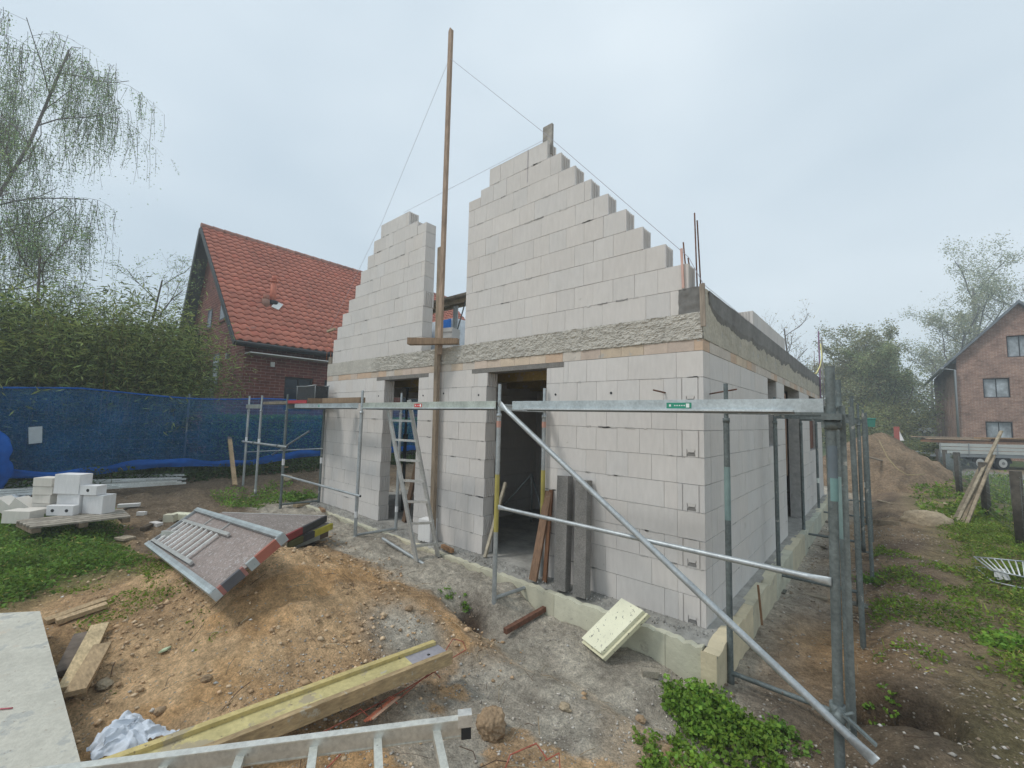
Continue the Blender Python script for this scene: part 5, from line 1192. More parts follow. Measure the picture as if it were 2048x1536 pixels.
mb.prism([(ap[0], HY-.35, ap[2]+.20), (ap[0], HY-.35, ap[2]+.01), (HX1+oh, HY-.35, ap[2]+.02-hs*(HX1+oh-ap[0])), (HX1+oh, HY-.35, ap[2]+.2-hs*(HX1+oh-ap[0]))], (0, HB-HY+.7, 0)); mb.build('roof', M['slate'], fh)
mb = MB(); xx = HX0-oh; zz = ap[2]+.02-hs*(ap[0]-HX0+oh); mb.tube([(xx-.05, HY-.4, zz+.05), (xx-.05, HB, zz+.05)], .09, 8); mb.tube([(xx, HY-.25, zz), (HX0-.1, HY-.25, zz-.1), (HX0-.1, HY-.1, .1)], .06, 8); mb.build('gutter', M['gutter'], fh)
mb = MB(); mb.prism([(HX0-oh*.45, HY-.1, ez-hs*oh*.45-.02), (HX0, HY-.1, ez-hs*oh*.45-.02), (HX0, HY-.1, ez-.02)], (0, .15, 0)); mb.build('eaves_box', M['soffit'], fh)
# ---- trailer with timber
e = Vector((RT[0], RT[1], 0)).normalized(); nf = Vector((e.y, -e.x, 0))
zg = .03; Tc = Vector(onZ(1984, 939, zg)); nf = nf if nf.dot(Vector(CAM)-Tc) > 0 else -nf
t = thing('flatbed_trailer', 'twin axle pale trailer loaded with timber parked before the brick house', 'trailer', tuple(Tc))
rr = .31
def TP(s_, d_, z_): return Tc+e*s_-nf*d_+Vector((0, 0, z_-zg+zg*0))
zb0 = .62
for s_ in (-.52, .52):
    for d_ in (0.0, 1.75):
        c = TP(s_, d_, rr); mb = MB(); mb.tube([c+nf*.0, c-nf*.2], rr, 22); o = mb.build('wheel', M['rubber'], t)
        if d_ == 0.0:
            mb = MB(); mb.tube([c+nf*.004, c+nf*.01], rr*.62, 20, (1.1, 1.1, 1.1)); mb.tube([c+nf*.012, c+nf*.03], rr*.22, 12, (.5, .5, .5)); mb.build('rim', M['alu'], o)
for s_ in (-.52, .52):
    mb = MB(); c = TP(s_, -.02, rr); i = len(mb.v); n = 14
    for k in range(n+1):
        a = PI*k/n; 
        for r_, dd_ in ((rr*1.32, 0), (rr*1.32, .26)): mb.v.append(tuple(c+e*math.cos(a)*r_+Vector((0, 0, math.sin(a)*r_))-nf*dd_))
    for k in range(n): mb.face((i+2*k, i+2*k+2, i+2*k+3, i+2*k+1), (.7, .7, .72), True)
    mb.build('mudguard', M['gutter'], t)
LT = 2.35
mb = MB(); mb.bar(TP(-LT, .9, .66), TP(LT+1.2, .9, .66), 1.85, .07); mb.build('bed', M['gutter'], t)
for k, zz in enumerate((.78, .94, 1.10)): mb = MB(); mb.bar(TP(-LT, -.03, zz), TP(LT+1.2, -.03, zz), .03, .135, col=(.75, .77, .74)); mb.build('side_board', M['white'], t)
for s_ in (-LT, -LT+1.3, -LT+2.6, -LT+3.9): mb = MB(); mb.bar(TP(s_, -.055, .65), TP(s_, -.055, 1.2), .05, .03); mb.build('stanchion', M['gutter'], t)
mb = MB(); mb.bar(TP(-LT-.4, .0, .60), TP(LT+1, 0, .60), .06, .08); mb.bar(TP(-LT, .9, .58), TP(-LT-1.3, .9, .50), .08, .08); mb.build('chassis', M['gutter'], t)
TG = 'boards loaded on the trailer'
lab = ['reddish board lowest at the front of the trailer load', 'dark plank in the middle of the trailer load', 'pale plank on the left part of the trailer load', 'long tan board along the top of the trailer load', 'grey bent plank at the left end of the trailer load', 'brown beam at the right part of the trailer load']
for k, (s0, s1, d_, z_, h_, c_) in enumerate(((-2.7, 2.8, .25, 1.24, .09, (.8, .55, .42)), (-2.4, 3.2, .5, 1.30, .10, (.6, .45, .36)), (-2.6, .1, .2, 1.36, .05, (1.5, 1.35, 1.15)), (-.4, 3.4, .15, 1.44, .06, (1.1, .85, .6)), (-2.9, -.2, .6, 1.42, .05, (1.1, 1.0, .9)), (.3, 3.4, .3, 1.36, .09, (.75, .52, .38)))):
    a = TP(s0, d_, z_); b = TP(s1, d_, z_+.02*(k % 2)); board_thing('trailer_plank', tuple(a), tuple(b), .5 if k < 2 else .3, h_, lab[k], 'wood', 'plank', group=TG, col=c_)
# ---- post and wire fence at the right
PX = [(1878, 940, 898), (1893, 950, 900), (1920, 990, 905), (1975, 1035, 925), (2045, 1090, 943)]
fe = thing('wire_fence', 'low fence of dark wooden posts and sagging wire mesh on the right', 'fence', (3.0, 11, -.1))
bases = []
for u, vb, vt in PX:
    p = G(u, vb); d = ray(u, vt); k = (p[1]-CAM[1])/d[1]; q = CAM+d*k; bases.append((p, q[2]))
    mb = MB(); mb.tube([(p[0], p[1], p[2]-.1), (p[0]-.02, p[1], q[2])], .075, 9, tint(-.68, .05)); mb.build('post', M['greywood'], fe)
# carry on to the near right, out of frame
p = bases[-1][0]; pn = np.array([p[0]+.15, p[1]-2.6, h1(p[0]+.15, p[1]-2.6)])
mb = MB(); mb.tube([(pn[0], pn[1], pn[2]), (pn[0], pn[1], 1.05)], .075, 9, (.35, .33, .3)); mb.build('post', M['greywood'], fe); bases.append((pn, 1.05))
mb = MB()
for (pa, za), (pb, zb_) in zip(bases[:-1], bases[1:]):
    n = max(2, int(np.linalg.norm(pb-pa)/.12))
    for k in range(9):
        f = k/8; a = np.array([pa[0], pa[1], pa[2]+.03+(za-pa[2]-.12)*f]); b = np.array([pb[0], pb[1], pb[2]+.03+(zb_-pb[2]-.12)*f])
        mb.tube([tuple(a), tuple((a+b)/2+np.array([0, 0, -.03])), tuple(b)], .0028, 4)
    for k in range(n):
        f = k/n; a = pa+(pb-pa)*f; mb.tube([(a[0], a[1], a[2]+.03), (a[0], a[1], a[2]+.03+(za-pa[2]-.14))], .0022, 4)
mb.build('wire_mesh', M['oldsteel'], fe)
BG = 'old boards leaning on the fence post'
b0 = G(1915, 1045); 
for k, (du, dv, tu, tv, c_, lab) in enumerate(((0, 0, 2003, 862, (1.5, 1.45, 1.3), 'longest pale board leaning against the dark fence post'), (10, 2, 1982, 905, (1.1, 1.0, .85), 'middle tan board of the leaning group at the fence'), (-6, -4, 1965, 925, (.95, .9, .8), 'shortest grey board of the leaning group at the fence'), (18, 6, 1988, 910, (1.3, 1.2, 1.05), 'front board of the leaning group at the fence'))):
    a = G(1915+du, 1045+dv); d = ray(tu, tv); dist = np.linalg.norm(a-CAM)*1.08; q = CAM+d*(dist/np.linalg.norm(d)); board_thing('leaning_board', (a[0], a[1], a[2]+.02), tuple(q), .055, .03, lab, 'greywood', group=BG, col=c_)
board_thing('white_board', gp(1876, 1022, .03), gp(1930, 1043, .03), .13, .03, 'whitish board flat on the grass before the leaning boards', 'woodh', col=(1.7, 1.7, 1.5))
board_thing('white_chip', gp(1886, 1006, .02), gp(1903, 1008, .02), .06, .02, 'short white lath on the grass near the fence', 'woodh', 'lath', col=(1.9, 1.9, 1.8))
p = G(1852, 1050); mb = MB(); 
def sh(u, v):
    a = PI*u; r_ = .52*(1-.15*v); return (p[0]+.05+math.cos(a)*r_*.95+.1*v, p[1]+.1-v*.42+.05*math.sin(a*2), p[2]-.03+.27*math.sin(a)**.7*(1-.25*v)*(1-.3*abs(v-.5)))
mb.blob((p[0], p[1], p[2]+.04), .34, 4, .14, 31, squash=(1.25, .7, .75), sm=True); solo('flat_stone', mb, M['stone'], 'long rounded concrete slab half overgrown by the grass', 'stone slab') 
board_thing('path_plank', gp(1725, 1042, .05), gp(1800, 1049, .05), .04, .10, 'grey plank on edge lying across the path behind the scaffold', 'greywood', 'plank', col=(1.3, 1.2, 1.05))
board_thing('path_plank', gp(1755, 1000, .03), gp(1785, 1008, .03), .06, .03, 'short pale plank on the path near the dirt pile', 'woodh', 'plank', col=(1.2, 1.1, 1.0))
board_thing('ground_plank', gp(1545, 1180, .03), gp(1655, 1197, .03), .10, .03, 'grey plank across the trench behind the corner frame', 'greywood', 'plank', col=(1.1, 1.05, .95))
for k, (u0, v0, u1, v1) in enumerate(((1598, 1085, 1655, 1095), (1615, 1065, 1655, 1072), (1628, 1040, 1655, 1044))): board_thing('ground_plank', gp(u0, v0, .03), gp(u1, v1, .03), .07, .03, ['first', 'second', 'third'][k]+' flat plank beyond the trench plank under the side scaffold', 'greywood', 'plank', group='planks under the side scaffold')
p0_ = G(1462, 1312); p1_ = G(1655, 1372)
lean('small_stake', tuple(onX(1524, 1240, .23)-np.array([0, 0, .05])), tuple(onX(1516, 1170, .21)), 0, .02, .012, 'thin brown stake leaning on the side foam edge', 'wood', 'stake', (1, .7, .5))
# metal basket in the grass
t = thing('metal_grate', 'grey metal crate frame with white bars lying in the grass at the right edge', 'metal frame', tuple(G(2000, 1160)))
g00 = G(1950, 1138); g10 = G(2062, 1150); g11 = G(2062, 1185); g01 = G(1985, 1168)
for k in range(2):
    mb = MB()
    q = [Vector(g00), Vector(g10), Vector(g11), Vector(g01)]; q = [v+Vector((0, 0, .03+.14*k)) for v in q]
    for a, b in zip(q, q[1:]+q[:1]): mb.tube([a, b], .010, 6)
    mb.build('frame_ring', M['steel'], t)
for k in range(7): 
    f = (k+1)/8; mb = MB(); mb.tube([Vector(g00)*(1-f)+Vector(g10)*f+Vector((0, 0, .16)), Vector(g01)*(1-f)+Vector(g11)*f+Vector((0, 0, .17))], .009, 6, (1.5, 1.5, 1.5)); mb.build('bar', M['alu'], t)
mb = MB(); q = G(1998, 1160); mb.prism([(q[0]-.05, q[1]-.1, q[2]+.02), (q[0]+.08, q[1]-.12, q[2]+.05), (q[0]+.06, q[1]+.05, q[2]+.14), (q[0]-.04, q[1]+.02, q[2]+.12)], (.01, .02, .004)); mb.build('plate', M['alu'], t)
# dirt pile with a pole and a cable
Pc = (1.0, 17.0)
def pileh(x, y):
    r_ = math.hypot((x-Pc[0])/2.5, (y-Pc[1])/3.3); return max(-.3, 1.85*(1-r_**1.15)+.13*fbm(x*1.6, y*1.6, 5)+.08*fbm(x*5, y*5, 2))
mb = MB(); nq = 90
mb.grid(lambda u, v: (Pc[0]-3.2+6.4*u, Pc[1]-3.5+7*v, h1(Pc[0]-3.2+6.4*u, Pc[1]-3.5+7*v)*.3-.12+pileh(Pc[0]-3.2+6.4*u, Pc[1]-3.5+7*v)), nq, nq, sm=True, colfn=lambda u, v: (lambda g: (.27*g, .195*g, .13*g))(1+.35*fbm(u*9, v*9, 1)))
solo('dirt_pile', mb, M['soil'], 'big brown heap of excavated earth behind the side scaffold', 'dirt pile')
mb = MB(); p = Vector(onY(1732, 913, 13.9)); q = Vector(G(1868, 951)); mb.tube([p, p+(q-p)*.5+Vector((0, 0, .03)), q+Vector((0, 0, .03))], .03, 6); solo('long_pole', mb, M['wood'], 'thin straight pole lying down the flank of the dirt pile', 'pole')
mb = MB(); pts = [Vector(onY(1758, 880, 15.2)), Vector(onY(1775, 915, 14.4)), Vector(onY(1795, 938, 13.9)), Vector(onY(1815, 950, 13.6)), Vector(onY(1850, 949, 13.9))]
mb.tube(pts, .011, 6, (.36, .29, .15)); solo('yellow_hose', mb, M['colour'], 'yellowish hose curling at the foot of the dirt pile', 'hose')
# red and white barrier, white van far behind, green tarp thing
t = thing('road_barrier', 'red and white barrier board standing behind the dirt pile', 'barrier', (1.75, 22, .0))
a = onY(1787, 853, 22.3); b = onY(1802, 892, 22.3)
mb = MB(); mb.box((a[0], 22.3, b[2]+.2), (b[0]-.02, 22.34, a[2]), (.36, .11, .09)); mb.build('red_board', M['colour'], t)
mb = MB(); mb.prism([(b[0]-.03, 22.28, b[2]+.25), (b[0]+.12, 22.28, b[2]+.25), (b[0]-.03, 22.28, a[2]-.2)], (0, .03, 0), (.8, .8, .8)); mb.build('white_board', M['colour'], t)
mb = MB(); mb.tube([(a[0]+.05, 22.36, 0), (a[0]+.05, 22.36, a[2])], .03, 6); mb.tube([(b[0], 22.36, 0), (b[0], 22.36, a[2]-.3)], .03, 6); mb.build('leg', M['oldsteel'], t)
def van(u0, v0, u1, v1, Y_, label):
    a = onY(u0, v0, Y_); b = onY(u1, v1, Y_); x0, x1, z1, z0 = a[0], b[0], a[2], max(.05, b[2]); L_ = x1-x0; H_ = z1-z0
    t = thing('parked_van', label, 'van', (a[0], Y_, z0), 'vans parked far behind')
    mb = MB(); mb.prism([(x0, Y_, z0+.12*H_), (x1, Y_, z0+.12*H_), (x1, Y_, z0+.5*H_), (x1-.14*L_, Y_, z0+.58*H_), (x1-.25*L_, Y_, z1), (x0+.03*L_, Y_, z1), (x0, Y_, z0+.9*H_)], (0, 1.9, 0)); mb.build('body', M['white'], t)
    mb = MB(); mb.prism([(x1-.36*L_, Y_-.01, z0+.58*H_), (x1-.18*L_, Y_-.01, z0+.58*H_), (x1-.26*L_, Y_-.01, z0+.92*H_), (x1-.36*L_, Y_-.01, z0+.92*H_)], (0, .008, 0)); mb.box((x0+.1*L_, Y_-.01, z0+.6*H_), (x0+.5*L_, Y_-.003, z0+.88*H_)); mb.build('window', M['glass'], t)
    for f in (.2, .8): mb = MB(); mb.tube([(x0+L_*f, Y_-.03, z0+.14*H_), (x0+L_*f, Y_+.2, z0+.14*H_)], .14*H_, 12); mb.build('wheel', M['rubber'], t)
van(1836, 846, 1863, 868, 52, 'white van parked far behind under the trees')
van(1743, 838, 1770, 858, 58, 'pale van half hidden behind the dirt pile')
mb = MB(); p = onY(1738, 838, 11.5); mb.prism([(p[0]-.12, 11.5, p[2]-.22), (p[0]+.12, 11.5, p[2]-.22), (p[0]+.14, 11.5, p[2]), (p[0]-.14, 11.5, p[2])], (0, .3, 0), (.05, .20, .155)); mb.tube([(p[0]-.15, 11.5, p[2]+.012), (p[0]+.15, 11.5, p[2]+.012)], .018, 6, (.08, .30, .24)); mb.prism([(p[0]-.09, 11.52, .35), (p[0]+.09, 11.52, .35), (p[0]+.09, 11.52, p[2]-.22), (p[0]-.09, 11.52, p[2]-.22)], (0, .2, 0), (.06, .25, .18)) if False else None
solo('green_tub', mb, M['colour'], 'green tub hanging at the far end of the side scaffold', 'tub')
# ================================================================== vegetation
class LeafB:
    """many small leaf faces gathered into one mesh; colour tint per leaf"""
    def __init__(s): s.P = []; s.C = []
    def add(s, c, size, aspect=.45, up=None, tilt=.6, n=1, droop=0.0, base=(1, 1, 1), var=.25):
        c = np.asarray(c, float).reshape(-1, 3); m = len(c)
        d = rng.normal(size=(m, 3)); d[:, 2] = d[:, 2]*tilt-droop; d /= np.linalg.norm(d, axis=1, keepdims=True)
        r = rng.normal(size=(m, 3)); w = np.cross(d, r); w /= np.linalg.norm(w, axis=1, keepdims=True)
        sz = size*rng.uniform(.6, 1.3, (m, 1)); a = d*sz; b = w*sz*aspect*.5
        Q = np.stack([c, c+a*.45+b, c+a, c+a*.45-b], 1); s.P.append(Q)
        g = rng.normal(1, var, (m, 1)).clip(.35, 1.8); hue = rng.normal(0, .08, (m, 1)); col = np.concatenate([g*(1+hue), g, g*(1-hue*.6)], 1)*np.array(base); s.C.append(col)
    def build(s, name, mt, parent=None):
        P = np.concatenate(s.P).reshape(-1, 3); C = np.repeat(np.concatenate(s.C), 4, axis=0); off = np.zeros(3); p = parent
        while p is not None: off += np.array(p.location); p = p.parent
        me = bpy.data.meshes.new(name); n = len(P)//4
        me.vertices.add(len(P)); me.vertices.foreach_set('co', (P-off).astype(np.float32).ravel()); me.loops.add(len(P)); me.loops.foreach_set('vertex_index', np.arange(len(P), dtype=np.int32))
        me.polygons.add(n); me.polygons.foreach_set('loop_start', np.arange(0, n*4, 4, dtype=np.int32)); me.update()
        ca = me.color_attributes.new('Col', 'FLOAT_COLOR', 'CORNER'); ca.data.foreach_set('color', np.concatenate([C, np.ones((len(C), 1))], 1).astype(np.float32).ravel())
        me.materials.append(M[mt]); o = bpy.data.objects.new(name, me); COL.objects.link(o)
        if parent is not None: o.parent = parent
        return o
def NH(x, y): return H(x, y)
def weeds(name, label, cat, n, region, size, hgt, mt='leaf', stuff=True, base=(1, 1, 1), asp=.7):
    """region(x,y) -> density 0..1 on a rectangle"""
    (x0, x1, y0, y1), dens = region; x = rng.uniform(x0, x1, n*3); y = rng.uniform(y0, y1, n*3); k = rng.random(n*3) < dens(x, y); x, y = x[k][:n], y[k][:n]
    z = NH(x, y)+rng.random(len(x))**1.6*hgt*(.4+1.2*np.clip(fb(x, y, 2.2, 3, 4.)+.5, 0, 1))*dens(x, y)**.5
    lb = LeafB(); q = rng.random(len(x)); P = np.stack([x, y, z], 1); lb.add(P[q < .55], size, asp, tilt=.5, base=base); lb.add(P[(q >= .55) & (q < .75)], size*.6, asp, tilt=.5, base=np.array(base)*1.15); lb.add(P[(q >= .75) & (q < .93)]-np.array([0, 0, .01]), size*2.1, .09, tilt=.4, droop=-.9, base=np.array(base)*np.array([1.25, 1.05, .9])); lb.add(P[q >= .93], size*1.6, .10, tilt=.5, base=(3.2, 1.5, 3.0)); o = lb.build(name, mt)
    if stuff: o['kind'] = 'stuff'
    if label: tag(o, label, cat)
    return o
# left weed bank
def dl(x, y): return ss(-5.0, -5.8, x+fb(x, y, 1.1, 3)*2.0+(y+3.6)*.5)*(1-ss(-3.35, -2.95, y+fb(x, y, 1.7, 3)*.5))*(1-ss(-8.6, -9.2, -0-x*0-(-x))*0)
weeds('ground_cover', 'dense green ground elder bank below the block pallet', 'weeds', 42000, ((-9.2, -3.6, -4.5, -2.7), dl), .038, .14, base=(.85, .85, .85))
def dl2(x, y): return (fb(x, y, 3.1, 3, 2) > .12)*ss(-2.4, -4.2, x+fb(x, y, 2, 2))*.9
weeds('sparse_weeds', 'sparse weeds on the bank near the planks', 'weeds', 3500, ((-6.0, -2.6, -4.1, -2.9), dl2), .028, .06, base=(1.1, .95, .7))
def dr(x, y): return ss(1.85, 2.4, x+fb(x, y, 1.3, 3)*.9-(y-4)*.015)*(1-ss(2.9, 3.3, x))*(1-ss(9, 12, y))*np.clip(.8+fb(x, y, 2.3, 4, 8)*3, 0, 1)
weeds('grass', 'green weedy grass strip along the wire fence', 'grass', 52000, ((1.2, 3.5, .6, 13), dr), .045, .10, base=(1.05, .92, .8), asp=.5)
def dr2(x, y): return (fb(x, y, 2.1, 3, 12) > .07)*1.0
weeds('sparse_weeds', 'thin weeds on the path beside the side scaffold', 'weeds', 5000, ((1.05, 2.0, .9, 6), dr2), .035, .06, base=(1.0, .9, .7))
def dr3(x, y): return (fb(x, y, 2.1, 3, 22) > .05)*1.0
weeds('sparse_weeds', 'weeds around the dirt pile and fence end', 'weeds', 9000, ((1.8, 4.5, 9, 20), dr3), .09, .28, base=(1.0, .9, .7))
def dfence(x, y): return np.clip(.6+fb(x, y, 1.4, 3)*1.4, 0, 1)
weeds('undergrowth', 'dark ivy and weeds along the foot of the net fence', 'undergrowth', 20000, ((-11.9, -10.9, -5.5, 9.0), dfence), .07, .34, mt='hedge', base=(.8, .8, .8))
weeds('sparse_weeds', 'weeds around the left scaffold feet', 'weeds', 3500, ((-9.6, -7.7, -1.5, .3), lambda x, y: (fb(x, y, 2.3, 3, 3) > .06)*1.0), .045, .10)
# single clumps
def clump(u, v, r, hgt, n, label, size=.035, base=(1, 1, 1), name='weed_clump'):
    """many leafy stalks splaying out of one patch, each carrying leaves of three leaflets"""
    p = G(u, v); t = thing(name, label, 'plant', (p[0], p[1], h1(p[0], p[1]))); lb = LeafB(); mb = MB(); C = []; Bc = []
    ns = max(6, n//46)
    for k in range(ns):
        q = r*math.sqrt(rnd.random()); a = rnd.uniform(0, 2*PI); x = p[0]+q*math.cos(a)*(1+.25*math.sin(3*a+u)); y = p[1]+q*math.sin(a); z = h1(x, y)-.01
        hh = hgt*(1-.55*(q/r)**2)*rnd.uniform(.35, 1.1); lx, ly = math.cos(a)*hh*.4*rnd.random(), math.sin(a)*hh*.4*rnd.random(); e = Vector((x+lx, y+ly, z+hh))
        if k % 2 == 0: mb.tube([(x, y, z), tuple(e)], .0018, 3, (.22, .33, .10), cap=False)
        for j in range(9):
            f = rnd.random()**.6; c = Vector((x, y, z))+(e-Vector((x, y, z)))*f; aa = rnd.uniform(0, 2*PI); rad = size*rnd.uniform(.6, 1.8); c = c+Vector((math.cos(aa)*rad, math.sin(aa)*rad, rnd.gauss(.2, .4)*size))
            g = rnd.gauss(1, .16)*(1+.25*(f-.5))
            C.append(tuple(c)); Bc.append(g)
    C = np.array(C); G_ = np.array(Bc)[:, None]
    for m in range(3):
        an = rng.uniform(0, 2*PI, len(C))
        lb.add(C+rng.normal(0, .003, C.shape), size, .9, tilt=.30, base=base, var=.10); lb.C[-1] = lb.C[-1]*G_
    lb.build('foliage', 'leaf', t); mb.build('stem', M['colour'], t); return t
clump(1395, 1430, .25, .20, 5200, 'bushy bright green weed at the foam corner of the house', .030, (1.1, 1.1, .9))
clump(1480, 1490, .27, .15, 4200, 'lower bright green weed patch in front of the bushy one', .030, (1.15, 1.1, .85))
clump(1350, 1530, .22, .09, 2200, 'flat weed patch at the bottom edge below the bushy weed', .026, (1.05, 1.0, .8))
clump(1560, 1480, .14, .09, 900, 'small weed tuft left of the near scaffold post', .028)
clump(1765, 1440, .09, .06, 300, 'sparse weed seedling by the dark hole', .028, (1.0, 1, .8))
clump(1745, 1165, .16, .10, 800, 'green weed tuft right of the corner scaffold post', .034)
clump(895, 1190, .05, .04, 260, 'tiny weed tuft on the heap left of the foot hole', .022)
clump(935, 1200, .06, .04, 260, 'second tiny weed tuft above the foot hole', .022)
clump(2045, 1300, .25, .15, 1800, 'leafy weed at the right picture edge', .036, (1.1, 1.1, .9))
clump(590, 1000, .35, .16, 1400, 'weed tuft between the left scaffold feet', .05)
# hedge behind the net
t = thing('clipped_hedge', 'clipped green hedge seen through the blue net', 'hedge', (-12.4, 2.5, .2)); lb = LeafB(); n = 26000
x = rng.uniform(-12.75, -12.05, n); y = rng.uniform(-.9, 9.5, n); z = .3+1.42*rng.random(n)**.5+.03*fb(x*1, y*1, 3, 3); s_ = rng.random(n) < .5; x = np.where(s_, -12.05+rng.normal(0, .04, n), x); z = np.where(~s_, 1.68+.06*fb(x, y, 2, 3)+rng.normal(0, .03, n), z)
lb.add(np.stack([x, y, z], 1), .07, .6, base=(2.2, 2.3, 1.3)); lb.build('foliage', 'hedge', t)
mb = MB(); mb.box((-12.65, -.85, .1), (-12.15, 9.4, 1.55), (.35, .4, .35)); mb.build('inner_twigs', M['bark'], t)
# bamboo
def bamboo(cx, cy, r, hgt, nculm, nleaf, label, lean_=(0, 0)):
    t = thing('bamboo_clump', label, 'bamboo', (cx, cy, .25), 'bamboo clumps behind the net'); mb = MB(); lb = LeafB()
    for k in range(nculm):
        a = rnd.uniform(0, 2*PI); q = r*.55*math.sqrt(rnd.random()); bx, by = cx+q*math.cos(a)*.7, cy+q*math.sin(a)*1.1; hh = hgt*rnd.uniform(.62, 1.06)
        ox = lean_[0]*hh*.25+math.cos(a)*r*rnd.uniform(.2, 1.0); oy = lean_[1]*hh*.25+math.sin(a)*r*rnd.uniform(.3, 1.15)
        pts = [Vector((bx+ox*f**1.8, by+oy*f**1.8, .2+hh*(f-.10*f**3))) for f in np.linspace(0, 1, 8)]
        mb.tube(pts, .014, 5, tint(0, .25, .05), r2=.004, cap=False)
        m = nleaf//nculm; f = rng.random(m)**.9*.44+.58; f = np.clip(f, 0, 1.02)
        P = np.stack([bx+ox*f**1.8, by+oy*f**1.8, .2+hh*(f-.10*f**3)], 1); sp = .14+.40*(1-np.abs(f-.75)); tw = rng.normal(0, 1, (m, 3))*sp[:, None]*np.array([1, 1, .6]); 
        # leaves sit in sprays
        g = (rng.random(m)*(m//9+1)).astype(int); cen = rng.normal(0, 1, (m//9+2, 3)); P = P+tw*.35+cen[g]*sp[:, None]*.75
        lb.add(P, .15, .17, tilt=.6, droop=.35, base=(1.05, 1, 1), var=.55)
    mb.build('culm', M['culm'], t); lb.build('foliage', 'bamboo', t)
bamboo(-12.5, -5.3, 1.0, 3.9, 26, 9000, 'bamboo clump farthest left at the picture edge')
bamboo(-12.6, -4.2, 1.0, 4.2, 30, 11000, 'second bamboo clump from the left')
bamboo(-12.5, -3.1, 1.0, 4.6, 34, 12000, 'tallest bamboo clump in the middle of the row')
bamboo(-12.5, -2.35, .85, 4.3, 34, 12000, 'bamboo clump right of the tallest one with bare culms showing')
bamboo(-12.4, -1.75, .6, 3.5, 18, 6500, 'bamboo clump arching right in front of the brick house gable', lean_=(.1, .30))
bamboo(-13.8, -3.6, 1.2, 4.4, 22, 8000, 'bamboo clump in the second row behind')
t = thing('dark_shrubbery', 'dark bushes added behind the bamboo culms to darken the gaps', 'bushes', (-13.9, -3.4, .2)); lb = LeafB(); n = 30000  # leaf mass added behind the bamboo so its gaps come out dark
x = rng.uniform(-14.6, -12.9, n); y = rng.uniform(-7, -.9, n); z = .1+3.3*rng.random(n)**.8*(.8+.7*np.clip(fb(x, y, .9, 3)+.5, 0, 1)); lb.add(np.stack([x, y, z], 1), .11, .5, base=(.55, .6, .5), var=.3); lb.build('foliage', 'hedge', t)
mb = MB()
for k in range(9): yy = -6.6+.68*k; mb.tube([(-13.9, yy, .1), (-13.8+rnd.gauss(0, .2), yy+rnd.gauss(0, .2), 2.6)], .04, 6)
mb.build('stem', M['bark'], t)
t = thing('understorey_bush', 'dark ivy and nettles tangled behind the blue net', 'bushes', (-11.9, -3, .2)); lb = LeafB(); n = 16000
x = rng.uniform(-12.2, -11.5, n); y = rng.uniform(-6, -.9, n); z = .15+1.25*rng.random(n)**1.1*(.4+1.2*np.clip(fb(x, y, 1.4, 3)+.5, 0, 1)); lb.add(np.stack([x, y, z], 1), .075, .6, base=(.7, .75, .6), var=.35); lb.build('foliage', 'hedge', t)
